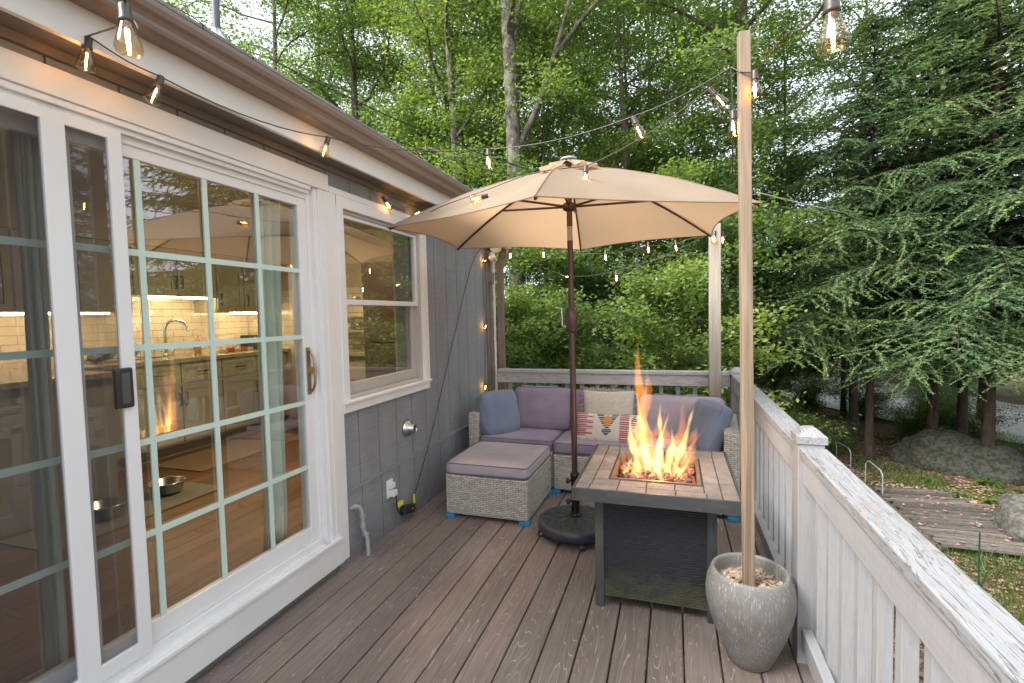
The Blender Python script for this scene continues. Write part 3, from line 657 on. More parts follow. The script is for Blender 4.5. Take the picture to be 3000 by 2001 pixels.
for i in range(26):
    o = fp if i == 0 else copy_tree(fp); x = 6.3+g.uniform(-.6, 2.2); y = 9.1+g.uniform(-1.0, 1.0)-.35*(x-6)
    place(o, x, y, g.uniform(0, 6), g.uniform(.35, .75), z=gz(x, y)-.02, label=LF, group=GF)
def scatter(n, fn, size, seed):
    g = np.random.default_rng(seed); P = []
    while len(P) < n:
        x, y = fn(g)
        P.append((x, y, gz(x, y)+.015))
    return np.array(P), g
def garden(g):
    r = g.uniform(0, 1); y = 1+ r**.7*13; return g.uniform(2.6, 3.2+y*.62), y
P, g = scatter(34000, garden, 0, 5)
for p in P:
    if 4.7 < p[0] < 5.8 and 7.05 < p[1] < 9.2: p[2] = -1.39 if g.uniform() < .07 else -1.7
V = leaf_quads(P, .055, g, tilt=.5, asp=.6, drop=0); V[:, :, 2] = np.maximum(V[:, :, 2], P[:, None, 2]-.004)
o = link('leaf_litter', quads_mesh('leaf_litter', V, LITTER)); o['kind'] = 'stuff'; tag(o, 'brown fallen leaves scattered over the ground below the side railing', 'leaf litter')
P, g = scatter(60000, garden, 0, 6)
keep = np.array([mnoise.noise(Vector((p[0]*.55+4, p[1]*.55, 0))) > .02 + (.12 if p[1] > 8 else 0) for p in P]); P = P[keep]
n = len(P); az = g.uniform(0, 6.28, n); L = g.uniform(.05, .12, n); le = g.normal(0, .5, (n, 2))*L[:, None]
s = np.stack([np.cos(az), np.sin(az), np.zeros(n)], 1)*.005; top = P+np.stack([le[:, 0], le[:, 1], L], 1)
V = np.stack([P-s, P+s, top+s*.3, top-s*.3], 1)
o = link('grass', quads_mesh('grass', V, GRASSM)); o['kind'] = 'stuff'; tag(o, 'patchy green grass on the ground below the side railing', 'grass')

# boulders
def boulder(x, y, sx, sy, sz, seed, label, m):
    bm = bmesh.new(); bmesh.ops.create_icosphere(bm, subdivisions=5, radius=1)
    for v in bm.verts:
        p = v.co.copy(); d = 1+.28*mnoise.noise(p*1.3+Vector((seed, 0, 0)))+.10*mnoise.noise(p*3.5+Vector((0, seed, 0)))+.035*mnoise.noise(p*9)
        v.co = Vector((p.x*sx*d, p.y*sy*d, p.z*sz*d))
    me = bpy.data.meshes.new('boulder'); bm.to_mesh(me); bm.free(); me.polygons.foreach_set('use_smooth', [True]*len(me.polygons))
    o = link('boulder', me, m); o.location = (x, y, gz(x, y)+sz*.28); return tag(o, label, 'boulder')
STONE = mat('mossy_stone', (.085, .082, .072), (.030, .036, .018), 16, rough=.9, bump=1, bscale=14, detail=10, contrast=(.42, .58))
STONE2 = mat('grey_stone', (.135, .128, .118), (.06, .06, .048), 18, rough=.9, bump=1, bscale=14, detail=10, contrast=(.42, .58))
b1o = boulder(6.45, 10.75, .95, .55, .52, 1.3, 'large mossy boulder at the foot of the hemlock trunks', STONE); b1o.rotation_euler = (0, 0, -.75)
b2o = boulder(6.05, 7.75, .42, .62, .36, 4.1, 'smaller grey rock beside the weathered plank walk', STONE2)
# plank walk
t = thing('plank_walk', 'weathered grey board walkway lying on the leaf-covered ground', 'walkway', (5.2, 8, gz(5.2, 8)))
mb = MB(); A_, B_, Cc_, D_ = Vector((4.75, 7.05, 0)), Vector((4.72, 9.15, 0)), Vector((5.85, 9.25, 0)), Vector((5.75, 7.0, 0))
nb_ = 27
for i in range(nb_):
    a = A_.lerp(B_, i/nb_); b = A_.lerp(B_, (i+.74)/nb_); c = D_.lerp(Cc_, (i+.72)/nb_); d = D_.lerp(Cc_, i/nb_)
    j = rnd.uniform(-.16, .16); zt = -1.42+rnd.uniform(-.022, .022)
    vs = [(p.x+(j if q > 1 else -j), p.y, zz) for zz in (zt-.03, zt) for q, p in enumerate((a, b, c, d))]
    mb.add(vs, [(3, 2, 1, 0), (4, 5, 6, 7), (0, 1, 5, 4), (1, 2, 6, 5), (2, 3, 7, 6), (3, 0, 4, 7)])
mb.build('boards', PLANK, t)
mb = MB()
for i in range(3): mb.tube([A_.lerp(B_, -.02)+Vector((-.09, 0, -1.44+.0)), B_+Vector((-.09, 0, -1.44))], .05, 8); break
mb.build('edging_log', BARK, t)
# wire hoops and stakes
for (x0, y0, x1, y1, h, lb) in ((4.7, 10.97, 4.77, 10.39, .34, 'bent grey metal hoop in the ground, the one farther from the plank walk'), (4.71, 9.47, 4.74, 8.85, .38, 'bent grey metal hoop in the ground right behind the plank walk')):
    z = gz(x0, y0); mb = MB(); P_ = [(x0, y0, z-.1), (x0, y0, z+h*.8), (x0+.01, y0-.06, z+h*.97), (x0+.02, y0-.12, z+h), (x1-.02, y1+.12, z+h), (x1-.01, y1+.06, z+h*.97), (x1, y1, z+h*.8), (x1, y1, z-.1)]
    tag(mb.build('wire_hoop', STEEL), lb, 'hoop')
    MB_ = MB(); MB_.tube(P_, .008, 8); old = bpy.data.objects[-1] if False else None
    ob = [o_ for o_ in C.objects if o_.name.startswith('wire_hoop')][-1]; me = bpy.data.meshes.new('wire_hoop'); me.from_pydata(MB_.v, [], MB_.f); me.materials.append(GREY); ob.data = me
GRN = mat('green_coated_steel', (.01, .06, .04), (.015, .08, .05), 10, rough=.4)
for (x, y, h, lb) in ((4.8, 11.9, .62, 'thin green garden stake standing near the far wire hoop'), (4.68, 6.2, .63, 'thin green garden stake standing in grass at the near end of the plank walk')):
    mb = MB(); z = gz(x, y); mb.tube([(x, y, z-.1), (x, y, z+h)], .008, 6); mb.tube([(x, y-.0, z+h*.7), (x+.03, y, z+h*.72)], .004, 4); tag(mb.build('garden_stake', GRN), lb, 'stake')

# ------------------------------------------------------------------ deck
mb = MB(); p_ = .1445
xs0 = [-.195] + [k*p_ for k in range(0, 17)]
for i in range(len(xs0)-1):
    x0, x1 = xs0[i]+.0035, xs0[i+1]-.0035
    for (y0, y1) in (((-2.6, 4.74),) if i % 3 else ((-2.6, 4.74),)):
        r = .004; prof = [(x0, -.024), (x0, -r), (x0+r, 0), (x1-r, 0), (x1, -r), (x1, -.024)]
        vs = [(x, y, z) for y in (y0, y1) for x, z in prof]; n_ = 6
        mb.add(vs, [(j, (j+1) % n_, n_+(j+1) % n_, n_+j) for j in range(n_)] + [tuple(range(n_))[::-1], tuple(range(n_, 2*n_))])
DK = struct(mb.build('deck', DECK))
mb = MB()
for k in range(18): mb.box(-.1, 2.3, -2.5+k*.41, -2.46+k*.41, -.21, -.026)
mb.box(2.305, 2.345, -2.6, 4.78, -.24, -.026); mb.box(-.1, 2.3, 4.742, 4.78, -.24, -.026)
for yy in (.2, 2.4, 4.6): mb.box(2.1, 2.24, yy, yy+.14, -1.7, -.22)
mb.build('joists', mat('deck_joists', (.12, .09, .06), (.2, .16, .11), 8, rough=.9), DK)
g_ = random.Random(21); mb = MB()
for i in range(150):
    if i < 70: x, y = g_.uniform(-.12, .05), g_.uniform(1.3, 3.3)
    elif i < 120: x, y = round(g_.uniform(0, 2.2)/p_)*p_+g_.gauss(0, .008), g_.uniform(.6, 4.4)
    else: x, y = g_.uniform(0, 2.1), g_.uniform(.6, 4.4)
    M_ = Matrix.Translation((x, y, .004)) @ Matrix.Rotation(g_.uniform(0, 6.28), 4, 'Z') @ Matrix.Rotation(g_.uniform(-.3, .3), 4, 'X'); l_ = g_.uniform(.003, .010); w_ = l_*g_.uniform(.2, .6)
    mb.add([M_ @ Vector(v) for v in ((-l_, 0, 0), (0, -w_, .002), (l_, 0, 0), (0, w_, .002), (-l_, 0, -.001), (0, -w_, -.001), (l_, 0, -.001), (0, w_, -.001))], [(0, 1, 2, 3), (7, 6, 5, 4), (0, 4, 5, 1), (1, 5, 6, 2), (2, 6, 7, 3), (3, 7, 4, 0)])
o = mb.build('deck_debris', LITTER); o['kind'] = 'stuff'; tag(o, 'bits of dry leaf and grit caught along the wall and between the deck boards', 'debris')
# ------------------------------------------------------------------ railings
PW = PEEL_Z
def post(mb, x0, x1, y0, y1, z1, cap):
    mb.box(x0, x1, y0, y1, -.2, z1)
    cx, cy_ = (x0+x1)/2, (y0+y1)/2; h = (x1-x0)/2+.008
    b = [(cx-h, cy_-h), (cx+h, cy_-h), (cx+h, cy_+h), (cx-h, cy_+h)]; u = [(cx-.018, cy_-.018), (cx+.018, cy_-.018), (cx+.018, cy_+.018), (cx-.018, cy_+.018)]
    vs = [(x, y, z1) for x, y in b]+[(x, y, z1+.028) for x, y in b]+[(x, y, z1+.06) for x, y in u]
    fs = [(0, 3, 2, 1), (8, 9, 10, 11)]+[(i, (i+1) % 4, 4+(i+1) % 4, 4+i) for i in range(4)]+[(4+i, 4+(i+1) % 4, 8+(i+1) % 4, 8+i) for i in range(4)]
    cap.add(vs, fs)
sr = thing('side_railing', 'white painted side railing with cracked peeling top rail along the deck edge', 'railing', (2.22, 2, 0))
for (y0, y1) in ((-1.5, 2.187), (2.285, 4.6)):
    mb = MB(); mb.box(2.172, 2.268, y0, y1, .848, .886); mb.build('top_rail', PEEL_Y, sr, bevel=.004)
    mb = MB(); mb.box(2.184, 2.222, y0, y1, .742, .8455); mb.build('apron_board', PW, sr, bevel=.003)
    mb = MB(); mb.box(2.184, 2.222, y0, y1, .065, .150); mb.build('bottom_rail', PW, sr, bevel=.003)
    n_ = int((y1-y0)/.1465); bal = []
    for i in range(n_):
        yy = y0+(i+.75)*(y1-y0)/n_ - .019
        if yy > y1-.05: continue
        mb = MB(); mb.box(2.2245, 2.262, yy, yy+.037, .055, .8455); bal.append(mb.build('baluster', PW, sr, bevel=.002))
for (y0, y1, z1) in ((2.19, 2.282, .902), (4.603, 4.695, .885)):
    mb = MB(); cp = MB(); post(mb, 2.170, 2.262, y0, y1, z1, cp); pp_ = mb.build('post', PW, sr, bevel=.002); cp.build('post_cap', PEEL_Y, pp_)
brl = thing('back_railing', 'white painted back railing with thin balusters behind the sofa', 'railing', (1, 4.65, 0))
mb = MB(); mb.box(.02, 2.166, 4.62, 4.71, .872, .905); mb.build('top_rail', PEEL_X, brl, bevel=.004)
mb = MB(); mb.box(.02, 2.166, 4.632, 4.668, .772, .8695); mb.build('apron_board', PEEL_X, brl, bevel=.003)
mb = MB(); mb.box(.02, 2.166, 4.632, 4.668, .065, .150); mb.build('bottom_rail', PW, brl, bevel=.003)
for i in range(14):
    xx = .115+i*.1455; mb = MB(); mb.box(xx, xx+.037, 4.6705, 4.708, .055, .8695); mb.build('baluster', PW, brl, bevel=.002)

# ------------------------------------------------------------------ house
hs = thing('house', 'single storey house side with grey grooved siding, white trim and brown gutter', 'house', (-.13, 2, 0))
X0 = -.13
mb = MB()
def groove_run(mb, ylist, z0, z1, x):
    for a, b in zip(ylist[:-1], ylist[1:]): mb.box(x-.02, x, a+.004, b-.004, z0, z1)
gr = lambda off, ya, yb: [ya]+[y for y in [2.325+off+.214*k for k in range(-12, 13)] if ya+.03 < y < yb-.03]+[yb]
groove_run(mb, gr(0, 2.30, 4.83), .43, .93, X0); groove_run(mb, gr(0, 3.40, 4.83), .93, 2.16, X0)
groove_run(mb, gr(0, -1.5, 4.83), 2.16, 2.40, X0)
groove_run(mb, gr(.004, 2.30, 4.83), -.3, .42, X0+.006)
mb.box(X0-.05, X0-.0075, 2.30, 3.44, -.3, .93); mb.box(X0-.05, X0-.0075, 3.40, 4.83, .93, 2.4); mb.box(X0-.05, X0-.0075, -1.5, 4.83, 2.16, 2.4); mb.box(X0-.05, X0-.0075, 3.44, 4.83, -.3, .93)
mb.box(-.28, X0-.051, 2.30, 2.46, -.3, 2.4); mb.box(-.28, X0-.051, 3.26, 4.83, -.3, 2.4); mb.box(-.28, X0-.051, 2.46, 3.26, -.3, .98); mb.box(-.28, X0-.051, 2.46, 3.26, 2.10, 2.4); mb.box(-.28, X0-.051, -1.5, 2.30, 2.13, 2.4)
mb.box(-.28, X0, -9, -.35, -1.6, 2.4)  # unseen wall length behind the camera, added with the roof for shade
mb.box(X0+.001, X0+.0165, 2.375, 4.80, .418, .434)   # flashing ledge
mb.box(-.28, -.14, -1.5, 2.34, -1.6, .045); mb.box(-.28, -.14, 2.30, 4.83, -1.6, -.3)
# end wall round the far corner
mb.box(-8, -.13, 4.832, 4.90, -1.6, 2.45); mb.box(-8, -.14, -9, -8.9, -1.6, 2.45); mb.box(-8.1, -8, -9, 4.9, -1.6, 2.45)
for yy in (4.84, -8.96): mb.add([(-.13, yy, 2.45), (-4.2, yy, 5.1), (-8.1, yy, 2.45), (-.13, yy+.05, 2.45), (-4.2, yy+.05, 5.1), (-8.1, yy+.05, 2.45)], [(0, 2, 1), (3, 4, 5)])
wall = mb.build('wall', SIDING, hs)
mb = MB(); mb.box(X0+.001, X0+.02, 4.745, 4.832, -.2, 2.29); mb.box(X0+.022, X0+.035, 4.80, 4.852, -.2, 2.29); mb.build('corner_board', mat('brown_grey_trim', (.17, .14, .125), (.20, .17, .15), 5, rough=.7), hs, bevel=.002)
mb = MB(); mb.box(X0+.04, X0+.052, 4.86, 4.895, -.2, 2.2); mb.build('corner_trim', WHITE, hs)
EAVEB = mat('eave_brown', (.17, .155, .15), (.20, .18, .172), 5, rough=.7)
mb = MB(); mb.box(X0-.2, .0, -9, 5.3, 2.292, 2.312); mb.box(X0+.001, X0+.02, -1.5, 4.83, 2.262, 2.2915); mb.build('soffit', EAVEB, hs)
mb = MB(); mb.box(.0005, .022, -9, 5.3, 2.278, 2.42); mb.build('fascia', WHITE, hs, bevel=.003)
# K style gutter swept along y
mb = MB(); prof = [(.0235, 2.385), (.085, 2.382), (.100, 2.388), (.104, 2.400), (.104, 2.412), (.112, 2.424), (.124, 2.434), (.130, 2.450), (.130, 2.468), (.123, 2.470), (.121, 2.452), (.097, 2.412), (.094, 2.392), (.0285, 2.392), (.0285, 2.47), (.0235, 2.47)]
vs = [(x, y, z) for y in (-9, 4.98) for x, z in prof]; n_ = len(prof)
mb.add(vs, [(j, (j+1) % n_, n_+(j+1) % n_, n_+j) for j in range(n_)]+[tuple(range(n_))[::-1], tuple(range(n_, 2*n_))]); gut = mb.build('gutter', BROWN, hs, bevel=.002)
mb = MB()   # rectangular corrugated downspout with an elbow
path = [(.06, 4.93, 2.38), (.06, 4.93, 2.27), (-.035, 4.94, 2.0), (-.035, 4.94, -.5)]
for a, b in zip(path[:-1], path[1:]):
    a, b = Vector(a), Vector(b); d = b-a; q = d.to_track_quat('-Z', 'Y'); M_ = Matrix.Translation(a) @ q.to_matrix().to_4x4()
    mb.box(-.032, .032, -.025, .025, -d.length-.01, .012, M_)
    for k in range(4): mb.box(-.027+k*.016, -.021+k*.016, -.0285, -.026, -d.length, .0, M_)
mb.build('downspout', BROWN, hs, bevel=.003)
SHING = mat('grey_shingles', (.30, .29, .28), (.20, .195, .19), 40, rough=.9, bump=.5, island=.3)
mb = MB(); sl = .62  # roof runs on unseen behind the camera; added length shades the deck
for k in range(14):
    x = .118-k*.17; z = 2.478+k*.17*sl
    yy = -9
    while yy < 5.3:
        wv = rnd.uniform(.22, .34); mb.add([(x, yy, z+.012), (x, min(5.3, yy+wv-.004), z+.012), (x-.19, min(5.3, yy+wv-.004), z+.19*sl+.004), (x-.19, yy, z+.19*sl+.004), (x, yy, z), (x, min(5.3, yy+wv-.004), z)], [(0, 1, 2, 3), (4, 5, 1, 0)]); yy += wv
mb.add([(.112, -9, 2.472), (.112, 5.3, 2.472), (-4.2, 5.3, 2.470+4.345*sl), (-4.2, -9, 2.470+4.345*sl)], [(0, 1, 2, 3)])
mb.add([(-4.2, -9, 5.16), (-4.2, 5.3, 5.16), (-8.5, 5.3, 2.5), (-8.5, -9, 2.5)], [(0, 1, 2, 3)])
rf = mb.build('roof', SHING, hs)
mb = MB(); px, py, pz = -.47, 1.98, 2.475+.62*.62
mb.tube([(px, py, pz-.1), (px, py, pz+.75)], .018, 12); mb.build('vent_pipe', mat('dark_vent_pipe', (.10, .11, .12), (.13, .14, .15), 5, rough=.5), rf)
mb = MB(); mb.lathe([(.075, -.04), (.06, -.01), (.03, .03), (.019, .045)], 20, Matrix.Translation((px, py, pz))); mb.build('pipe_flashing', STEEL, rf)

# ---- door trim
dr = bpy.data.objects.new('x', None); bpy.data.objects.remove(dr)
mb = MB()
mb.box(X0+.001, -.100, -.35, 2.312, 2.14, 2.228); mb.box(X0+.001, -.103, 2.267, 2.372, .05, 2.139); mb.box(X0+.001, -.103, -.35, -.24, .05, 2.139)
mb.box(X0-.02, -.096, -.35, 2.317, .05, .188)
door = mb.build('sliding_door', WHITE, hs, bevel=.003)
mb = MB()   # jambs with stepped tracks
for (a, b, x) in ((2.232, 2.2665, -.106), (2.205, 2.2325, -.118), (2.18, 2.2055, -.14)): mb.box(-.26, x, a, b, .19, 2.1395)
for (a, b, x) in ((2.118, 2.1395, -.108), (2.10, 2.1185, -.122), (2.075, 2.1005, -.142)): mb.box(-.26, x, -.24, 2.18, a, b)
mb.box(-.26, -.18, -.24, 2.18, .19, .262); mb.box(-.18, -.145, -.24, 2.18, .19, .232); mb.box(-.145, -.128, -.24, 2.18, .19, .245); mb.box(-.128, -.108, -.24, 2.18, .19, .212); mb.box(-.108, -.086, -.35, 2.30, .1885, .205)
mb.box(-.26, -.12, -.27, -.24, .19, 2.139)
mb.build('door_frame', WHITE2, door, bevel=.002)
def sash(mb, x0, x1, y0, y1, z0, z1, st, bt, tp, st2=None):
    mb.box(x0, x1, y0, y0+st, z0, z1); mb.box(x0, x1, y1-(st2 or st), y1, z0, z1); mb.box(x0+.001, x1-.001, y0+st, y1-(st2 or st), z0, z0+bt); mb.box(x0+.001, x1-.001, y0+st, y1-(st2 or st), z1-tp, z1)
mb = MB(); sash(mb, -.185, -.150, 1.045, 2.180, .2325, 2.0995, .060, .092, .068, .058); mb.build('sash', WHITE2, door, bevel=.003)
mb = MB(); mb.box(-.1665, -.1645, 1.105, 2.122, .3245, 2.0315); mb.build('pane', GLASS, door)
MINT = mat('mint_muntin', (.60, .74, .67), (.56, .70, .63), 5, rough=.4)
mb = MB()
for y in (1.317, 1.590, 1.862): mb.box(-.160, -.153, y-.0115, y+.0115, .3245, 2.0315)
for z in (.655, 1.0, 1.348, 1.694): mb.box(-.1595, -.1525, 1.105, 2.122, z-.0115, z+.0115)
mb.build('muntins', MINT, door)
mb = MB(); sash(mb, -.225, -.190, -.235, 1.125, .2325, 2.0995, .060, .092, .068); mb.build('sash', WHITE2, door, bevel=.003)
mb = MB(); mb.box(-.2065, -.2045, -.167, 1.065, .3245, 2.0315); mb.build('pane', GLASS, door)
mb = MB()
for y in (.1, .39, .68): mb.box(-.200, -.193, y-.0115, y+.0115, .3245, 2.0315)
for z in (.655, 1.0, 1.348, 1.694): mb.box(-.1995, -.1925, -.167, 1.065, z-.0115, z+.0115)
mb.build('muntins', MINT, door)
mb = MB(); sash(mb, -.128, -.110, .05, 1.240, .2455, 2.0995, .045, .055, .035, .045); mb.box(-.128, -.110, 1.008, 1.072, .2455, 2.0995); mb.build('screen_frame', WHITE2, door, bevel=.002)
mb = MB(); mb.box(-.1195, -.1190, 1.0725, 1.1945, .301, 2.064); mb.box(-.1195, -.1190, .096, 1.0075, .301, 2.064); mb.build('insect_screen', SCREEN, door)
# black screen-door handle
mb = MB(); mb.box(-.1095, -.096, 1.158, 1.222, 1.145, 1.285); mb.build('screen_handle', BLACKP, door, bevel=.008)
mb = MB(); mb.box(-.0965, -.094, 1.178, 1.208, 1.162, 1.268); mb.build('handle_recess', mat('handle_recess_grey', (.09, .09, .10), (.07, .07, .08), 5, rough=.5), door, bevel=.0005)
mb = MB(); mb.box(-.0955, -.086, 1.158, 1.176, 1.15, 1.28); mb.build('handle_grip', BLACKP, door, bevel=.004)
# brass pull on the fixed jamb
mb = MB(); mb.box(-.1495, -.145, 2.137, 2.165, 1.04, 1.29); mb.tube(smooth_path([(-.146, 2.152, 1.05), (-.125, 2.15, 1.065), (-.108, 2.148, 1.10), (-.104, 2.148, 1.165), (-.108, 2.148, 1.23), (-.125, 2.15, 1.265), (-.146, 2.152, 1.28)], 4), .007, 8)
mb.box(-.145, -.118, 2.158, 2.176, 1.15, 1.185); mb.build('brass_pull', BRASS, door, bevel=.001)
# ---- window
mb = MB(); xw = -.098
mb.box(X0+.001, xw, 2.3725, 2.432, .945, 2.138); mb.box(X0+.001, xw, 3.352, 3.432, .945, 2.138); mb.box(X0+.001, xw+.001, 2.3725, 3.432, 2.072, 2.1375); mb.box(X0+.001, xw-.004, 2.3725, 3.432, .890, .944)
mb.box(X0-.06, xw+.016, 2.376, 3.43, .9445, .962)
mb.box(X0+.001, xw-.003, 2.315, 2.3725, 2.1385, 2.176); mb.box(X0+.001, xw-.004, 2.372, 3.42, 2.139, 2.176)
win = mb.build('window', WHITE, hs, bevel=.004)
mb = MB(); WG = mat('window_frame_greige', (.50, .47, .43), (.45, .42, .39), 6, rough=.5)
mb.box(-.24, -.118, 2.432, 2.452, .962, 2.072); mb.box(-.24, -.118, 3.325, 3.352, .962, 2.072); mb.box(-.24, -.1185, 2.452, 3.325, 2.052, 2.0715); mb.box(-.24, -.1185, 2.452, 3.325, .9625, .985)
mb.build('window_frame', WG, win, bevel=.002)
mb = MB(); sash(mb, -.158, -.128, 2.4525, 3.3245, 1.522, 2.0515, .020, .032, .022, .03); mb.build('upper_sash', WHITE2, win, bevel=.002)
mb = MB(); sash(mb, -.19, -.160, 2.4525, 3.3245, .9855, 1.553, .022, .065, .03, .05); mb.build('lower_sash', WG, win, bevel=.002)
mb = MB(); mb.box(-.1445, -.1425, 2.4725, 3.2945, 1.554, 2.0295); mb.build('pane', GLASS, win)
mb = MB(); mb.box(-.1765, -.1745, 2.4745, 3.2745, 1.0505, 1.523); mb.build('pane', GLASS, win)
for y in (2.60, 3.08): 
    mb = MB(); mb.box(-.188, -.160, y, y+.06, 1.5535, 1.568); mb.box(-.18, -.166, y+.015, y+.045, 1.568, 1.578); mb.build('sash_lock', STEEL, win, bevel=.003)
mb = MB(); mb.box(-.119, -.1185, 2.46, 3.30, 1.0, 1.52); mb.build('insect_screen', SCREEN, win) if False else None

# ------------------------------------------------------------------ kitchen behind the glass
KF = .20
mb = MB(); k = 0; yy = -3
for i in range(27):
    x0 = -3.3+i*.1135; ya = -3.0+rnd.uniform(-.6, 0)
    while ya < 4.8:
        L_ = rnd.uniform(.7, 1.5); mb.box(x0+.0015, x0+.112, ya+.001, min(4.8, ya+L_)-.001, KF-.02, KF); ya += L_
HARDWOOD2 = mat('hardwood_boards', (.135, .066, .030), (.22, .115, .052), 5, (14, 1.1, 1), .33, island=.28, bump=.15)
mb.build('interior_floor', HARDWOOD2, hs)
IW = mat('interior_wall_paint', (.50, .43, .34), (.46, .40, .32), 3, rough=.8)
mb = MB(); mb.box(-3.33, -3.262, -3, 4.82, KF, 2.62); mb.box(-3.3, -.285, 4.752, 4.825, KF, 2.62); mb.box(-3.33, -.2, -3.1, -3.0, KF, 2.62)
mb.box(-3.33, -.282, -3, 4.82, 2.60, 2.66); mb.box(-.31, -.282, 2.25, 2.44, KF, 2.6); mb.box(-.31, -.282, 3.28, 4.75, KF, 2.6); mb.box(-.31, -.282, 2.44, 3.28, KF, .96); mb.box(-.31, -.282, 2.44, 3.28, 2.12, 2.6); mb.box(-.31, -.282, -1.5, 2.25, 2.16, 2.6); mb.box(-.31, -.282, -3, -.3, KF, 2.16)
mb.box(-3.26, -2.92, .9, 4.75, 2.165, 2.599)   # bulkhead over the cupboards
mb.build('interior_wall', IW, hs)
def tile_mat():
    m, nt, lk, P = nmat('cream_subway_tile'); P.inputs['Roughness'].default_value = .2
    tc = nt.new('ShaderNodeTexCoord'); sep = nt.new('ShaderNodeSeparateXYZ'); lk.new(tc.outputs['Object'], sep.inputs[0])
    ad = nd(nt, 'ShaderNodeMath', operation='ADD'); lk.new(sep.outputs[0], ad.inputs[0]); lk.new(sep.outputs[1], ad.inputs[1])
    cb = nt.new('ShaderNodeCombineXYZ'); lk.new(ad.outputs[0], cb.inputs[0]); lk.new(sep.outputs[2], cb.inputs[1])
    br = nt.new('ShaderNodeTexBrick'); br.offset = .5
    for k_, v_ in (('Scale', 1), ('Brick Width', .215), ('Row Height', .072), ('Mortar Size', .0022), ('Mortar Smooth', .1)): br.inputs[k_].default_value = v_
    br.inputs['Color1'].default_value = (.66, .60, .50, 1); br.inputs['Color2'].default_value = (.60, .54, .44, 1); br.inputs['Mortar'].default_value = (.16, .13, .10, 1)
    lk.new(cb.outputs[0], br.inputs['Vector']); lk.new(br.outputs['Color'], P.inputs['Base Color'])
    inv = nd(nt, 'ShaderNodeMath', operation='SUBTRACT', i_0=1.); lk.new(br.outputs['Fac'], inv.inputs[1])
    bp = nd(nt, 'ShaderNodeBump', i_Strength=.4, i_Distance=.002); lk.new(inv.outputs[0], bp.inputs['Height']); lk.new(bp.outputs[0], P.inputs['Normal']); return m
TILE = tile_mat()
mb = MB(); mb.box(-3.2615, -3.252, .6, 4.7515, 1.10, 1.80); mb.box(-3.252, -1.1, 4.742, 4.7515, 1.10, 1.80); mb.build('backsplash', TILE, hs)
CAB = mat('sage_grey_cabinet', (.34, .33, .26), (.31, .30, .24), 4, rough=.45)
GRAN = mat('pale_granite', (.40, .36, .29), (.20, .17, .13), 40, rough=.2, detail=8)
KNOB = mat('black_iron', (.02, .02, .02), (.03, .03, .03), 5, rough=.4)
def cab_face(mb, x, y0, y1, z0, z1, hmb, side=0, drawer=False):
    f = .055; mb.box(x-.018, x, y0+.003, y1-.003, z0, z0+f); mb.box(x-.018, x, y0+.003, y1-.003, z1-f, z1); mb.box(x-.018, x, y0+.003, y0+f, z0+f, z1-f); mb.box(x-.018, x, y1-f, y1-.003, z0+f, z1-f); mb.box(x-.018, x-.008, y0+f, y1-f, z0+f, z1-f)
    yh = y1-.03 if side > 0 else y0+.03
    if drawer: hmb.tube([(x+.001, (y0+y1)/2-.05, (z0+z1)/2), (x+.028, (y0+y1)/2-.05, (z0+z1)/2), (x+.028, (y0+y1)/2+.05, (z0+z1)/2), (x+.001, (y0+y1)/2+.05, (z0+z1)/2)], .006, 6)
    else:
        zc = z1-.13 if z0 < 1 else z0+.13; hmb.tube([(x+.001, yh, zc-.06), (x+.028, yh, zc-.06), (x+.028, yh, zc+.06), (x+.001, yh, zc+.06)], .006, 6)
lc = thing('lower_cabinets', 'sage grey lower kitchen cabinets under the granite counter, seen through the door', 'cabinets', (-2.9, 3.4, KF))
mb = MB(); mb.box(-3.25, -2.69, 2.5, 4.74, KF+.10, 1.068); mb.box(-3.25, -2.75, 2.5, 4.74, KF+.001, KF+.10); mb.build('carcass', CAB, lc)
mb = MB(); hm = MB()
for y in (2.52, 2.96, 3.40, 3.84, 4.28):
    cab_face(mb, -2.67, y, y+.43, KF+.12, KF+.66, hm, 1 if int(y*100) % 88 < 44 else -1); cab_face(mb, -2.67, y, y+.43, KF+.68, 1.06, hm, 0, False if y > 9 else True)
mb.build('door', CAB, lc, bevel=.002); hm.build('handle', KNOB, lc)
mb = MB(); mb.box(-3.251, -2.64, 2.46, 4.745, 1.07, 1.11); mb.build('counter', GRAN, lc, bevel=.004)
pn = thing('kitchen_peninsula', 'grey panelled kitchen peninsula with granite top seen through the insect screen', 'cabinets', (-2.4, 1.3, KF))
mb = MB(); mb.box(-3.2, -2.02, 1.2, 2.38, KF+.001, 1.068); mb.box(-3.2, -1.72, .0, 1.2, KF+.001, 1.068); mb.build('panel', mat('warm_grey_panel', (.30, .30, .26), (.27, .27, .235), 3, rough=.5), pn, bevel=.003)
mb = MB(); mb.box(-3.25, -1.98, 1.2, 2.42, 1.0705, 1.11); mb.box(-3.25, -1.68, -.05, 1.2, 1.0705, 1.11); mb.build('counter', GRAN, pn, bevel=.004)
uc = thing('upper_cabinets', 'sage grey upper kitchen cabinets above the tiled backsplash', 'cabinets', (-3, 3.5, 1.5))
mb = MB(); hm = MB(); mb.box(-3.25, -2.94, .6, 3.18, 1.545, 2.162); mb.box(-3.25, -2.94, 3.182, 4.04, 1.70, 2.162); mb.box(-3.25, -2.94, 4.042, 4.74, 1.545, 2.162); mb.build('carcass', CAB, uc)
mb = MB()
for (y0, y1, z0, sd_) in ((.62, 1.04, 1.55, 1), (1.05, 1.47, 1.55, -1), (1.48, 1.90, 1.55, 1), (1.91, 2.33, 1.55, -1), (2.34, 2.75, 1.55, 1), (2.76, 3.17, 1.55, 1), (3.19, 3.605, 1.705, 1), (3.615, 4.03, 1.705, -1), (4.05, 4.39, 1.55, -1), (4.40, 4.73, 1.55, -1)): cab_face(mb, -2.922, y0, y1, z0, 2.155, hm, sd_)
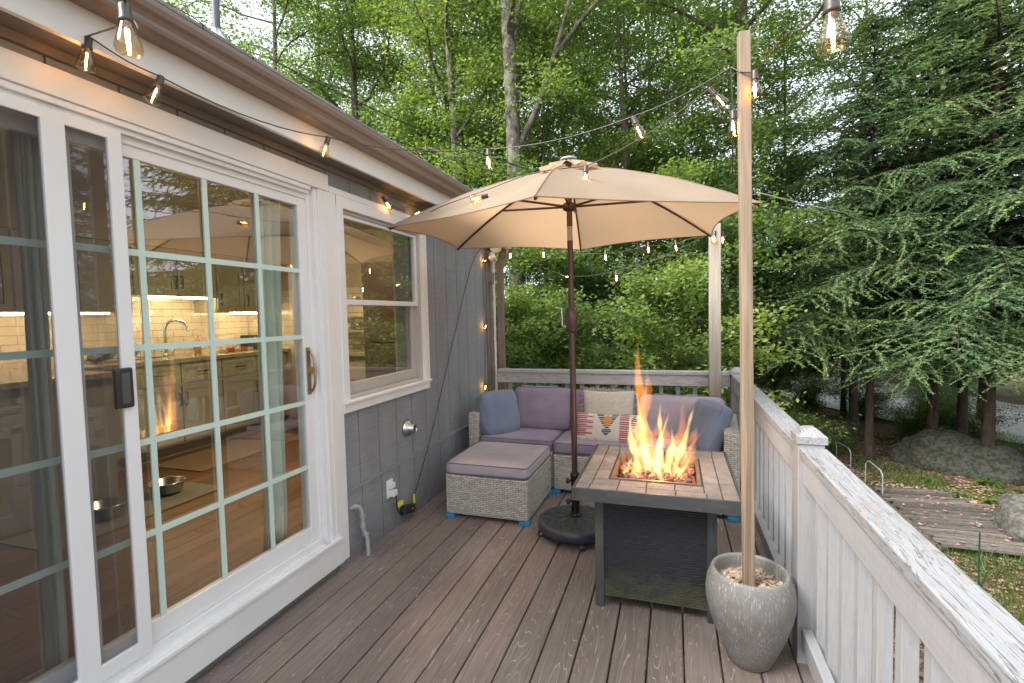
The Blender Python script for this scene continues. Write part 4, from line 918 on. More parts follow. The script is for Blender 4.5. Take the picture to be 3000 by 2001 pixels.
mb.build('door', CAB, uc, bevel=.002); hm.build('handle', KNOB, uc)
for (x0, y0, y1, z, lb) in ((-2.99, 3.30, 3.98, 1.692, 'warm glowing strip light under the short cabinet above the faucet'), (-2.99, 4.25, 4.70, 1.537, 'warm glowing strip light under the right-hand upper cabinet'), (-2.99, 1.9, 3.0, 1.537, 'warm glowing strip light under the left-hand upper cabinet behind the screen')):
    mb = MB(); mb.box(x0, x0+.03, y0, y1, z-.008, z+.007); tag(mb.build('strip_light', LED), lb, 'strip light', 'kitchen strip lights')
# faucet
t = thing('faucet', 'tall curved steel kitchen faucet in front of the tiled backsplash', 'faucet', (-3.12, 3.60, 1.11))
mb = MB(); mb.lathe([(0, 0), (.03, 0), (.028, .02), (.018, .035)], 16, Matrix.Translation((-3.12, 3.60, 1.111)))
mb.tube(smooth_path([(-3.12, 3.60, 1.13), (-3.12, 3.60, 1.30), (-3.12, 3.60, 1.38), (-3.10, 3.62, 1.445), (-3.05, 3.66, 1.47), (-2.99, 3.70, 1.445), (-2.965, 3.72, 1.40)], 5), [.015]*31, 10); mb.build('spout', STEEL, t)
mb = MB(); mb.tube([(-2.965, 3.72, 1.405), (-2.955, 3.726, 1.355)], [.017, .024], 12); mb.build('spray_head', STEEL, t)
mb = MB(); mb.tube([(-3.10, 3.65, 1.112), (-3.10, 3.65, 1.16), (-3.09, 3.69, 1.22)], [.012, .012, .007], 8); mb.build('lever', STEEL, t)
# counter clutter
t = thing('dish_rack', 'wire dish rack with bowls and pans drying left of the faucet', 'dish rack', (-3.0, 3.0, 1.11))
mb = MB()
for zz in (1.125, 1.20):
    P_ = [(-3.18, 2.75, zz), (-2.80, 2.75, zz), (-2.80, 3.32, zz), (-3.18, 3.32, zz), (-3.18, 2.75, zz)]; mb.tube(P_, .004, 5)
for i in range(10): mb.tube([(-2.80, 2.75+i*.063, 1.112), (-2.80, 2.75+i*.063, 1.20)], .0025, 4)
mb.build('rack', KNOB, t)
for (x, y, z, r, mm) in ((-2.95, 2.92, 1.14, .085, KNOB), (-3.0, 3.22, 1.16, .075, mat('mint_bowl', (.3, .5, .42), (.28, .45, .4), 3, rough=.3)), (-3.05, 3.05, 1.15, .08, STEEL)):
    mb = MB(); mb.lathe([(.0, 0), (r*.4, .0), (r*.8, .02), (r, .07), (r*.97, .07), (r*.75, .025), (0, .01)], 20, Matrix.Translation((x, y, z)) @ Matrix.Rotation(.7, 4, 'X')); mb.build('bowl', mm, t)
mb = MB(); mb.lathe([(0, 0), (.032, 0), (.034, .12), (.02, .16), (.012, .17), (.012, .20), (0, .2)], 14, Matrix.Translation((-3.1, 3.93, 1.111))); tag(mb.build('soap_bottle', mat('amber_soap', (.45, .25, .06), (.4, .2, .05), 3, rough=.2)), 'small amber soap bottle right of the kitchen faucet', 'bottle')
t = thing('spice_tins', 'row of small red and white packets lying on the counter', 'packets', (-2.95, 4.25, 1.11))
for i in range(5):
    mb = MB(); mb.box(-2.98, -2.93, 4.08+i*.085, 4.155+i*.085, 1.1115, 1.145+.01*(i % 2)); mb.build('packet', mat('packet_%s' % ('red' if i % 2 else 'cream'), (.5, .05, .03) if i % 2 else (.6, .5, .4), None, 4, rough=.4), t, bevel=.004)
t = thing('counter_box', 'small dark box with two dials beside the mint curtain on the counter', 'box', (-3.05, 4.62, 1.11))
mb = MB(); mb.box(-3.15, -2.98, 4.52, 4.72, 1.1115, 1.28); mb.build('body', BLACKP, t, bevel=.006)
mb = MB(); [mb.lathe([(0, 0), (.022, 0), (.02, .006), (0, .006)], 14, Matrix.Translation((-2.979, y, 1.235)) @ Matrix.Rotation(R_(90), 4, 'Y')) for y in (4.57, 4.66)]; mb.build('dial', CREAM, t)
mb = MB(); mb.box(-3.2515, -3.245, 4.10, 4.22, 1.27, 1.39); tag(mb.build('wall_outlet', mat('almond_plate', (.6, .55, .45), None, 4, rough=.4), bevel=.003), 'cream double outlet plate on the backsplash right of the faucet', 'outlet')
# fridge + small shelf seen through the window
t = thing('refrigerator', 'tall dark refrigerator seen through the small window', 'refrigerator', (-.8, 4.4, KF))
FR = mat('dark_fridge_side', (.07, .05, .042), (.055, .04, .035), 4, rough=.4)
mb = MB(); mb.box(-1.12, -.40, 4.10, 4.74, KF+.02, 1.98); mb.build('body', FR, t, bevel=.006)
mb = MB(); mb.box(-1.12, -.40, 4.045, 4.0985, KF+.05, 1.20); mb.build('door', FR, t, bevel=.01); mb = MB(); mb.box(-1.12, -.40, 4.045, 4.0985, 1.21, 1.975); mb.build('door', FR, t, bevel=.01)
mb = MB(); mb.tube(smooth_path([(-.55, 4.044, .8), (-.55, 4.00, .84), (-.55, 3.99, 1.1), (-.55, 4.0, 1.5), (-.55, 4.044, 1.54)], 4), .012, 8); mb.build('handle', STEEL, t)
t = thing('end_cabinet', 'cabinet with granite top and shelves of cups left of the refrigerator', 'cabinet', (-1.5, 4.5, KF))
mb = MB(); mb.box(-2.0, -1.14, 4.14, 4.74, KF+.001, 1.068); mb.build('carcass', CAB, t, bevel=.003); mb = MB(); mb.box(-2.02, -1.13, 4.11, 4.745, 1.0705, 1.11); mb.build('counter', GRAN, t, bevel=.003)
mb = MB(); mb.box(-2.0, -1.14, 4.5, 4.741, 1.30, 1.315); mb.box(-2.0, -1.14, 4.5, 4.741, 1.46, 1.475); mb.build('shelf', CREAM, t)
for i in range(6):
    mb = MB(); mb.lathe([(0, 0), (.026, 0), (.032, .085), (.029, .085), (.024, .005)], 14, Matrix.Translation((-1.95+i*.13, 4.58, 1.3155))); mb.build('cup', GLASS if i % 2 else WHITE2, t)
# ceiling lamp
t = thing('ceiling_lamp', 'round warm ceiling lamp inside the kitchen', 'lamp', (-1.0, 3.3, 2.59))
mb = MB(); mb.lathe([(0, -.07), (.12, -.06), (.16, -.02), (.16, 0)], 24, Matrix.Translation((-1.0, 3.3, 2.598))); mb.build('shade', emit('lamp_glass', (1, .78, .48), 5), t)
ld = bpy.data.lights.new('lamp_light', 'AREA'); ld.shape = 'DISK'; ld.size = .3; ld.energy = 8; ld.color = (1, .70, .38); lo = bpy.data.objects.new('lamp_light', ld); C.objects.link(lo); lo.parent = t; lo.location = (0, 0, -.09)
# mats, bowls, curtains
RUG = mat('woven_jute_mat', (.33, .24, .15), (.25, .18, .11), 60, rough=.95, bump=.5)
mb = MB(); mb.box(-2.62, -2.02, 3.02, 4.3, KF+.001, KF+.010); tag(mb.build('floor_mat', RUG, bevel=.003), 'tan woven mat on the kitchen floor along the cabinets', 'mat')
mb = MB(); mb.box(-1.98, -1.50, 1.7, 2.78, KF+.001, KF+.009); tag(mb.build('pet_mat', mat('grey_green_pet_mat', (.25, .24, .19), (.20, .2, .17), 30, rough=.9), bevel=.003), 'grey patterned feeding mat under the two pet bowls', 'mat')
for (x, y, lb) in ((-1.80, 2.56, 'steel pet bowl on the feeding mat, behind the clear door glass'), (-1.76, 2.13, 'steel pet bowl on the feeding mat, behind the insect screen')):
    mb = MB(); mb.lathe([(.0, 0), (.085, 0), (.10, .02), (.105, .075), (.125, .085), (.125, .09), (.10, .085), (.092, .03), (0, .02)], 28, Matrix.Translation((x, y, KF+.0095))); tag(mb.build('pet_bowl', STEEL), lb, 'bowl', 'pet bowls')
CURT = mat('mint_curtain_cloth', (.80, .85, .75), (.74, .79, .69), 3, rough=.9)
def curtain(y0, y1, x, lb, pud=True):
    mb = MB(); vs = []; nu, nv = 36, 16
    for j in range(nv+1):
        for i in range(nu+1):
            u = i/nu; vz = j/nv; z = 2.12-(2.12-KF-.01)*vz
            vs.append((x+.022*math.sin(u*22+vz*1.3)+.012*math.sin(u*9+vz*3)+(-.0 if vz < .9 else -.25*(vz-.9)), y0+(y1-y0)*(u*(1-.12*math.sin(vz*2.2))) + (.06*(vz-.85) if vz > .85 else 0), z))
    mb.add(vs, [(j*(nu+1)+i, j*(nu+1)+i+1, (j+1)*(nu+1)+i+1, (j+1)*(nu+1)+i) for j in range(nv) for i in range(nu)], True)
    tag(mb.build('curtain', CURT, solid=.002), lb, 'curtain')
curtain(1.99, 2.175, -.33, 'mint green curtain gathered at the right end of the sliding door'); curtain(1.045, 1.11, -.33, 'mint green curtain strip behind the left door glass')

# ------------------------------------------------------------------ things on the wall
t = thing('dryer_vent', 'round silver vent cap on the grey wall below the window', 'vent', (-.13, 3.10, .645))
VM = Matrix.Translation((-.1295, 3.10, .645)) @ Matrix.Rotation(R_(90), 4, 'Y')
mb = MB(); mb.lathe([(0, 0), (.062, 0), (.064, .006), (.058, .014), (.05, .03), (.034, .04), (.032, .07), (.026, .072), (.024, .05)], 28, VM); mb.build('flange', STEEL, t)
mb = MB(); [mb.tube([VM @ Vector((-.022, k*.011, .066)), VM @ Vector((.022, k*.011, .066))], .0025, 6) for k in (-1, 0, 1)]; mb.build('grille', KNOB, t)
t = thing('outdoor_outlet', 'white outdoor outlet box low on the grey wall', 'outlet', (-.125, 2.84, .29))
mb = MB(); mb.box(-.123, -.112, 2.80, 2.872, .235, .355); mb.build('plate', WHITE2, t, bevel=.003)
mb = MB(); mb.box(-.1115, -.085, 2.815, 2.86, .30, .335); mb.box(-.1115, -.075, 2.82, 2.865, .245, .285); mb.build('cover', WHITE2, t, bevel=.004)
t = thing('power_adapter', 'black outdoor timer adapter with yellow tags hanging from the wall outlet', 'adapter', (-.11, 3.0, .08))
mb = MB(); M_ = Matrix.Translation((-.098, 3.03, .082)) @ Matrix.Rotation(R_(-14), 4, 'X'); mb.box(-.02, .02, -.07, .07, -.03, .03, M_); mb.box(-.014, .014, .07, .095, -.012, .012, M_); mb.box(-.014, .014, -.09, -.07, -.012, .012, M_); mb.build('body', BLACKP, t, bevel=.008)
mb = MB(); mb.tube(smooth_path([(-.078, 2.845, .25), (-.08, 2.86, .16), (-.085, 2.90, .10), (-.098, 2.945, .065)], 5), .005, 6); mb.build('cord', BLACKP, t)
mb = MB(); mb.box(-.09, -.075, 2.865, 2.935, .155, .185, Matrix.Translation((0, 0, 0))); mb.box(-.10, -.09, 3.105, 3.122, .095, .16); mb.build('tag', YEL, t, bevel=.002)
mb = MB(); [mb.lathe([(0, 0), (.008, 0), (.008, .003), (0, .003)], 10, Matrix.Translation((-.0775, 3.05+k*.022, .078-k*.006)) @ Matrix.Rotation(R_(90), 4, 'Y')) for k in (0, 1)]; mb.build('button', BRASS, t)
t = thing('conduit', 'bent grey conduit pipe stub coming from beside the door casing into the deck', 'pipe', (-.09, 2.47, 0))
mb = MB(); pts = smooth_path([(-.125, 2.425, .315), (-.10, 2.44, .325), (-.085, 2.465, .30), (-.08, 2.475, .24), (-.082, 2.48, .17), (-.075, 2.50, .12), (-.072, 2.505, .05), (-.072, 2.505, -.03)], 5)
mb.tube(pts, .013, 10); mb.build('pipe', GREY, t)
mb = MB()
for i in (4, 13, 18, 23): mb.tube([pts[i], pts[i+1]], .0185, 10)
mb.build('coupling', GREY, t)
# flood light
t = thing('floodlight', 'twin head outdoor floodlight at the far corner of the wall', 'floodlight', (-.10, 4.80, 2.1))
mb = MB(); mb.box(-.108, -.085, 4.76, 4.85, 2.02, 2.24); mb.lathe([(0, 0), (.05, 0), (.05, .03), (0, .03)], 16, Matrix.Translation((-.09, 4.80, 2.20)) @ Matrix.Rotation(R_(90), 4, 'Y')); mb.build('mount', EAVEB, t, bevel=.004)
for (px, py, pz, d) in ((-.03, 4.78, 2.155, Vector((.55, -.75, -.25))), (.06, 4.86, 2.17, Vector((.8, .3, -.2))), (-.055, 4.76, 2.06, Vector((.2, -.4, -.9)))):
    M_ = Matrix.Translation((px, py, pz)) @ d.to_track_quat('Z', 'Y').to_matrix().to_4x4(); mb = MB(); sc2 = 1 if pz > 2.1 else .6
    mb.lathe([(0, -.06), (.03*sc2, -.06), (.04*sc2, -.02), (.062*sc2, .03), (.066*sc2, .05), (.06*sc2, .052), (.0, .045)], 20, M_); hd = mb.build('lamp_head', WHITE2, t)
    mb = MB(); mb.lathe([(.059*sc2, .051), (.045*sc2, .062), (.02*sc2, .068), (0, .069)], 20, M_); mb.build('lens', mat('frosted_lens', (.75, .72, .65), None, 4, rough=.15), hd)
mb = MB(); mb.box(-.112, -.06, 4.775, 4.83, 1.78, 1.885); tag(mb.build('junction_box', EAVEB, bevel=.004), 'small brown junction box on the wall beside the downspout', 'junction box')

# ------------------------------------------------------------------ string lights
GSB = 'string light bulbs'
def bulb(parent, p, d=(0, 0, -1), s=1.):
    p = Vector(p); d = Vector(d).normalized(); M_ = Matrix.Translation(p) @ d.to_track_quat('Z', 'Y').to_matrix().to_4x4() @ Matrix.Scale(s, 4)
    mb = MB(); mb.lathe([(0, -.004), (.010, -.004), (.0115, .0), (.0115, .024), (.0135, .027), (.0135, .034), (0, .034)], 14, M_); so = mb.build('socket', SOCK, parent)
    mb = MB(); mb.lathe([(.0115, .034), (.0135, .042), (.0185, .058), (.0240, .076), (.0258, .086), (.0235, .094), (.014, .0985), (.0, .0995)], 20, M_); gl = mb.build('bulb_glass', BGLASS, so)
    mb = MB(); mb.tube([M_ @ Vector((0, 0, .036)), M_ @ Vector((0, 0, .048))], .003*s, 6)
    mb.build('stem', BRASS, so)
    mb = MB()
    for k in (-1, 1): mb.tube([M_ @ Vector((k*.0028, 0, .046)), M_ @ Vector((k*.0018, 0, .090))], .0019*s, 6)
    mb.build('filament', FILA, so)
def strand(label, paths, bulbs, r=.0028, lead=True):
    b = Vector(bulbs[0][0]) if bulbs else Vector(paths[0][0])
    t = thing('string_light', label, 'string lights', tuple(b), 'string lights around the deck')
    mb = MB()
    for p in paths: mb.tube(p, r, 6)
    mb.build('cord', SOCK, t)
    for q in bulbs: bulb(t, *q)
    return t
b1p = (.6175, .7646, 2.094)
S = [(.60, .62, 2.35), b1p]
f = Vector((1.702, 0, 1.433))
def at(x, y, wd):   # photo direction measured once: kept as plain numbers below
    return f + wd*(fw + (x-1500)/F_PX*ax - (y-1000.5)/F_PX*ay)
strand('string lights along the white eave board and across to the pole in the pot',
       [smooth_path([(.95, .35, 2.42), (.622, .765, 2.10), (.40, .93, 2.20), (.03, 1.066, 2.305)], 6), smooth_path([(.03, 1.066, 2.305), (.04, 1.17, 2.278), (.05, 1.272, 2.272)], 4),
        sag((.05, 1.272, 2.272), (.10, 2.07, 2.328), .035), sag((.10, 2.07, 2.328), (.81, 2.4, 2.285), .035), sag((.81, 2.4, 2.285), (1.543, 2.2, 2.266), .03), sag((1.543, 2.2, 2.266), (1.918, 2.13, 2.372), .015)],
       [((.6175, .7646, 2.096), (.07, .0, -1), 1.), ((.02, 1.072, 2.302), (-.05, -.10, -1)), ((.05, 1.272, 2.27), (-.10, -.32, -.95)), ((.10, 2.07, 2.325), (-.12, -.30, -.95)), ((.81, 2.4, 2.282), (.05, 0, -1)), ((1.543, 2.2, 2.263), (.35, .1, -.9))])
strand('string lights from the pole out over the railing to the upper right',
       [smooth_path([(1.918, 2.13, 2.372), (1.95, 2.10, 2.335), (1.992, 2.095, 2.325), (2.01, 2.07, 2.33)], 5), smooth_path([(2.01, 2.07, 2.33), (2.0, 1.6, 2.20), (1.962, 1.01, 1.976), (2.02, .5, 2.2)], 6)],
       [((1.995, 2.09, 2.325), (.02, -.02, -1)), ((1.962, 1.01, 1.974), (.05, .0, -1))])
strand('string lights lying across the umbrella canopy down to the window top',
       [sag((1.918, 2.13, 2.372), (1.853, 2.3, 2.375), .01), sag((1.853, 2.3, 2.375), (1.273, 2.6, 2.2), .03), smooth_path([(1.273, 2.6, 2.2), (1.0, 2.58, 2.19), (.724, 2.60, 2.135), (.42, 2.66, 2.085), (.2, 2.85, 2.09), (-.05, 3.31, 2.225), (-.10, 3.05, 2.19), (-.085, 2.83, 2.22)], 6)],
       [((1.853, 2.3, 2.372), (.62, .1, -.8)), ((1.273, 2.6, 2.2), (0, -.05, -1)), ((.724, 2.6, 2.102), (-.9, -.25, -.18)), ((-.05, 3.31, 2.222), (-.1, -.9, -.35)), ((-.085, 2.83, 2.22), (.05, .8, -.55))])
strand('short string light lead hanging straight down beside the pole',
       [sag((1.918, 2.13, 2.368), (1.927, 2.15, 2.21), 0), sag((1.927, 2.15, 2.21), (1.94, 2.3, 2.0), 0)], [((1.927, 2.15, 2.212), (.05, 0, -1))])
KY = 4.6
strand('row of string lights hung from the wall corner to the back post, under the umbrella',
       [sag((-.05, 4.80, 2.14), (.53, KY, 2.045), .015), sag((.53, KY, 2.045), (1.112, KY, 1.985), .015), sag((1.112, KY, 1.985), (1.49, KY, 2.03), .01), sag((1.49, KY, 2.03), (1.72, KY, 2.033), .005), sag((1.72, KY, 2.033), (2.04, 4.56, 2.14), .01)],
       [((.155, 4.72, 2.10), (0, 0, -1)), ((.53, KY, 2.075), (0, 0, -1)), ((1.112, KY, 2.015), (0, 0, -1)), ((1.49, KY, 2.06), (0, 0, -1)), ((1.72, KY, 2.06), (.1, 0, -1)), ((2.035, 4.52, 2.105), (-.1, 0, -1)), ((2.10, 4.56, 2.10), (0, 0, -1))])
strand('lower string lights crossing behind the umbrella pole',
       [sag((.10, 4.80, 2.12), (.73, KY, 1.80), .02), sag((.73, KY, 1.80), (1.208, KY, 1.825), .025), sag((1.208, KY, 1.825), (2.04, 4.56, 2.12), .04)],
       [((.70, KY, 1.80), (.9, -.2, -.2)), ((1.208, KY, 1.822), (0, 0, -1))])
strand('string light cord running down the grey wall beside the corner board',
       [smooth_path([(-.05, 4.80, 2.14), (-.105, 4.72, 2.06), (-.115, 4.66, 1.7), (-.113, 4.69, 1.35), (-.112, 4.66, 1.05), (-.113, 4.63, .74), (-.115, 4.66, .45)], 6)],
       [((-.112, 4.73, 2.00), (.25, -1, -.1)), ((-.110, 4.70, 1.345), (.25, -1, -.15)), ((-.110, 4.65, .745), (.25, -1, -.2))])
mb = MB(); mb.tube(smooth_path([(-.105, 4.80, 2.2), (-.108, 4.37, 1.95), (-.11, 3.9, 1.25), (-.108, 3.45, .55), (-.105, 3.13, .13)], 6), .0028, 6)
tag(mb.build('feed_cord', BLACKP), 'thin black cord running diagonally down the grey wall to the adapter', 'cord')
# overhead utility cables
for (a, b, sg, r, lb) in (((-3.0, 5.0, 4.66), (-.62, 9.2, 4.1), .12, .009, 'upper black utility cable running from the roof into the trees'), ((-2.9, 5.2, 4.25), (-.75, 9.2, 3.95), .10, .006, 'lower thin utility cable running from the roof into the trees'), ((3.0, 9.0, 3.35), (11.5, 15.5, 3.2), .35, .012, 'pale utility cable crossing in front of the hemlocks')):
    mb = MB(); mb.tube(sag(a, b, sg, 16), r, 6); tag(mb.build('utility_cable', GREY if r > .01 else BLACKP), lb, 'cable')

# ------------------------------------------------------------------ pole, pot, back post
POTC = (1.99, 2.155)
def pot_mat():
    m, nt, lk, P = nmat('ribbed_grey_ceramic'); P.inputs['Roughness'].default_value = .55
    v = coords(nt, lk, (1, 1, .03)); n = nd(nt, 'ShaderNodeTexNoise', i_Scale=240, i_Detail=5, i_Roughness=.6); lk.new(v, n.inputs['Vector'])
    v2 = coords(nt, lk); n2 = nd(nt, 'ShaderNodeTexNoise', i_Scale=22, i_Detail=6, i_Roughness=.7); lk.new(v2, n2.inputs['Vector'])
    r = ramp(nt, [(.5, (.18, .178, .165)), (.64, (.42, .415, .40))]); lk.new(n.outputs['Fac'], r.inputs[0])
    r2 = ramp(nt, [(.42, (0, 0, 0)), (.6, (1, 1, 1))]); lk.new(n2.outputs['Fac'], r2.inputs[0])
    n3 = nd(nt, 'ShaderNodeTexNoise', i_Scale=5, i_Detail=4); lk.new(v2, n3.inputs['Vector']); r3 = ramp(nt, [(.3, (.15, .15, .135)), (.7, (.215, .21, .195))]); lk.new(n3.outputs['Fac'], r3.inputs[0])
    lk.new(mixc(nt, lk, r2.outputs[0], r3.outputs[0], r.outputs[0]), P.inputs['Base Color'])
    bp = nd(nt, 'ShaderNodeBump', i_Strength=.4, i_Distance=.003); lk.new(n.outputs['Fac'], bp.inputs['Height']); lk.new(bp.outputs[0], P.inputs['Normal']); return m
mb = MB(); pf = [(0, .001), (.075, .001), (.083, .008), (.106, .06), (.134, .13), (.156, .20), (.167, .255), (.1685, .29), (.163, .335), (.150, .368), (.145, .380), (.139, .384), (.133, .380), (.129, .37), (.131, .34), (.131, .30), (0, .30)]
mb.lathe(smooth_prof if False else pf, 64, Matrix.Translation((*POTC, 0)))
tag(mb.build('planter_pot', pot_mat()), 'grey ribbed ceramic pot holding the tall wooden pole beside the railing', 'pot')
CHIP = mat('pale_wood_chips', (.50, .40, .28), (.34, .23, .15), 12, rough=.85, island=.35)
mb = MB(); g_ = random.Random(3)
for i in range(420):
    a = g_.uniform(0, 6.28); r = .122*math.sqrt(g_.random()); cx, cy_ = POTC[0]+r*math.cos(a), POTC[1]+r*math.sin(a)
    M_ = Matrix.Translation((cx, cy_, .325+g_.uniform(-.008, .014)-r*.08)) @ Matrix.Rotation(g_.uniform(0, 6.28), 4, 'Z') @ Matrix.Rotation(g_.uniform(-.5, .5), 4, 'X') @ Matrix.Rotation(g_.uniform(-.4, .4), 4, 'Y')
    l_, w_ = g_.uniform(.008, .02), g_.uniform(.004, .009); mb.box(-l_, l_, -w_, w_, -.0015, .0015, M_)
mb.lathe([(0, .322), (.130, .315)], 32, Matrix.Translation((*POTC, 0)))
o = mb.build('wood_chips', CHIP); o['kind'] = 'stuff'; tag(o, 'pale bark chips filling the grey pot around the pole', 'wood chips')
mb = MB(); M_ = Matrix.Translation((1.985, 2.125, 0)) @ Matrix.Rotation(-.0095, 4, 'Y') @ Matrix.Rotation(R_(6), 4, 'Z'); mb.box(-.0205, .0205, -.0205, .0205, .30, 2.488, M_)
M2 = M_
tag(mb.build('wooden_pole', POLE, bevel=.002), 'tall square pine pole standing in the grey pot with string lights tied near its top', 'pole')
mb = MB(); mb.box(1.990, 2.082, 4.52, 4.61, .001, 2.17); tag(mb.build('wooden_post', POST, bevel=.003), 'thick weathered square post at the back corner behind the sofa', 'post')

# ------------------------------------------------------------------ ottoman
t = thing('ottoman', 'square light grey wicker ottoman with pale lilac cushion beside the house wall', 'ottoman', (.45, 3.48, 0))
oc = (.45, 3.475); RZ = Matrix.Rotation(R_(-.8), 4, 'Z')
def bx(mb, x0, x1, y0, y1, z0, z1, c=oc, R=RZ): mb.box(x0, x1, y0, y1, z0, z1, Matrix.Translation((c[0], c[1], 0)) @ R)
mb = MB(); bx(mb, -.308, .308, -.322, .322, .028, .315); mb.build('base', WICK, t, bevel=.012)
mb = MB(); sz = (.615, .64, .085); T = cushion(mb, (oc[0], oc[1], .357), sz, RZ, round_=.5, puff=.05, wr=.003, seed=2); cu = mb.build('cushion', LILAC2, t)
mb = MB(); piping(mb, T, sz, (1, -1), .003); mb.build('piping', PIPE, cu)
for sx in (-1, 1):
    for sy in (-1, 1):
        mb = MB(); bx(mb, sx*.28-.035, sx*.28+.035, sy*.293-.035, sy*.293+.035, 0, .027); mb.build('foot', BLUE, t, bevel=.003)

# ------------------------------------------------------------------ sofa
sf = thing('sectional_sofa', 'light grey wicker sectional sofa with lilac cushions against the back railing', 'sofa', (1.05, 4.1, 0))
RL = Matrix.Rotation(R_(-1.5), 4, 'Z'); RR = Matrix.Rotation(R_(-4.5), 4, 'Z')
def mod(name, c, R, x0, x1, y0, y1, z0, z1): 
    mb = MB(); mb.box(x0, x1, y0, y1, z0, z1, Matrix.Translation((c[0], c[1], 0)) @ R); return mb.build(name, WICK, sf, bevel=.012)
mod('seat_base', (0, 3.86), RL, .105, .765, 0, .60, .03, .325); mod('seat_base', (.772, 3.815), RL, 0, .65, 0, .62, .03, .315); mod('seat_base', (1.44, 3.64), RR, 0, .575, 0, .68, .03, .315)
mod('arm', (0, 3.90), RL, .005, .10, 0, .60, .03, .605); mod('arm', (2.022, 3.60), RR, .0, .10, 0, .72, .03, .605)
mod('backrest', (.11, 4.465), RL, 0, .65, 0, .08, .03, .60); mod('backrest', (.772, 4.44), RL, 0, .65, 0, .08, .03, .60); mod('backrest', (1.44, 4.325), RR, 0, .62, 0, .08, .03, .60)
for (x, y) in ((.79, 3.835), (1.38, 3.82), (.15, 3.92), (1.50, 3.66), (2.08, 3.605), (.15, 4.4), (1.4, 4.4), (2.10, 4.26)):
    mb = MB(); mb.box(x-.035, x+.035, y-.03, y+.03, 0, .028); mb.build('foot', BLUE, sf, bevel=.003)
def cush(name, c, size, M, fab, seed, puff=.06, rnd_=.5, pip=True, parent=sf, wr=.004, n=16):
    mb = MB(); T = cushion(mb, c, size, M, n=n, round_=rnd_, puff=puff, wr=wr, seed=seed); o = mb.build(name, fab, parent)
    if pip: mb = MB(); piping(mb, T, size, (1, -1), .003); mb.build('piping', PIPE, o)
    return o
cush('seat_cushion', (.44, 4.17, .366), (.64, .60, .09), RL, LILAC, 3); cush('seat_cushion', (1.105, 4.125, .366), (.65, .62, .09), RL, LILAC, 4); cush('seat_cushion', (1.745, 3.955, .366), (.60, .66, .09), RR, LILAC2, 5)
lean = Matrix.Rotation(R_(76), 4, 'X')
cush('back_cushion', (.565, 4.345, .585), (.54, .37, .15), RL @ lean, LILAC, 6, .26, .7, True, wr=.012); cush('back_cushion', (1.11, 4.335, .58), (.56, .36, .14), RL @ lean, LILAC, 7, .26, .7, True, wr=.012); cush('back_cushion', (1.76, 4.235, .565), (.66, .36, .15), RR @ lean, LILAC2, 8, .26, .7, True, wr=.012)
# arm pillows: boxed blue-grey
def boxed_pillow(c, M, label, seed, w_=.36, h_=.36, d_=.13):
    t = thing('throw_pillow', label, 'pillow', c)
    mb = MB(); T = cushion(mb, c, (w_, h_, d_), M, n=16, round_=.55, puff=.45, wr=.007, seed=seed); mb.build('cover', BLUEG, t)
    mb = MB(); piping(mb, T, (w_*.97, h_*.97, d_*.8), (1, -1), .003); mb.build('piping', PIPE, t); return t
boxed_pillow((.215, 4.10, .575), Matrix.Rotation(R_(52), 4, 'Z') @ Matrix.Rotation(R_(72), 4, 'X'), 'blue grey boxed pillow leaning on the left arm of the sofa beside the wall', 11)
boxed_pillow((1.935, 3.92, .575), Matrix.Rotation(R_(-64), 4, 'Z') @ Matrix.Rotation(R_(68), 4, 'X'), 'blue grey boxed pillow leaning on the right arm of the sofa behind the fire table', 13)
def knife_pillow(name, label, c, w_, h_, d_, M, m, nu=60, nv=40, colfn=None, fringe=None):
    t = thing(name, label, 'pillow', c); T = Matrix.Translation(c) @ M; me = bpy.data.meshes.new('cover'); vs = []; fs = []; cols = []
    for side in (1, -1):
        o0 = len(vs)
        for j in range(nv+1):
            for i in range(nu+1):
                u, v = 2*i/nu-1, 2*j/nv-1; th = d_/2*((1-abs(u)**2.6)*(1-abs(v)**2.6))**.55
                pin = 1-.05*(1-abs(u))*(abs(v)**4); pin2 = 1-.05*(1-abs(v))*(abs(u)**4)
                p = Vector((u*w_/2*pin2, v*h_/2*pin, side*th)); p += mnoise.noise_vector(p*9)*.006; vs.append(T @ p)
        for j in range(nv):
            for i in range(nu):
                q = [o0+j*(nu+1)+i, o0+j*(nu+1)+i+1, o0+(j+1)*(nu+1)+i+1, o0+(j+1)*(nu+1)+i]
                fs.append(q if side > 0 else q[::-1]); cols.append(colfn((i+.5)/nu, (j+.5)/nv) if colfn else (1, 1, 1))
    me.from_pydata([tuple(v) for v in vs], [], fs); me.polygons.foreach_set('use_smooth', [True]*len(fs))
    if colfn:
        ca = me.color_attributes.new('pattern', 'FLOAT_COLOR', 'CORNER'); ca.data.foreach_set('color', np.repeat(np.array([(*c_2, 1) for c_2 in cols], dtype='f'), 4, axis=0).reshape(-1))
    link('cover', me, m, t)
    if fringe:
        mb = MB(); g_ = random.Random(5)
        for k in range(fringe):
            e = g_.choice((0, 0, 0, 1, 2)); s = g_.uniform(-1, 1)
            p0, d = {0: (Vector((s*w_/2, h_/2, 0)), Vector((0, 1, 0))), 1: (Vector((w_/2, s*h_/2, 0)), Vector((1, 0, 0))), 2: (Vector((-w_/2, s*h_/2, 0)), Vector((-1, 0, 0)))}[e]
            L_ = g_.uniform(.012, .03); d = d+Vector((g_.uniform(-.6, .6), g_.uniform(-.6, .6), g_.uniform(-.4, .6))); mb.tube([T @ (p0*.985), T @ (p0*.985+d*L_*.5), T @ (p0*.985+d*L_+Vector((g_.uniform(-.006, .006), -.004, 0)))], .0012, 3, caps=False)
        mb.build('fringe', CREAM, t)
    return t
RED, NAVY, OCH, CRM = (.42, .13, .14), (.04, .055, .13), (.62, .30, .10), (.66, .60, .52)
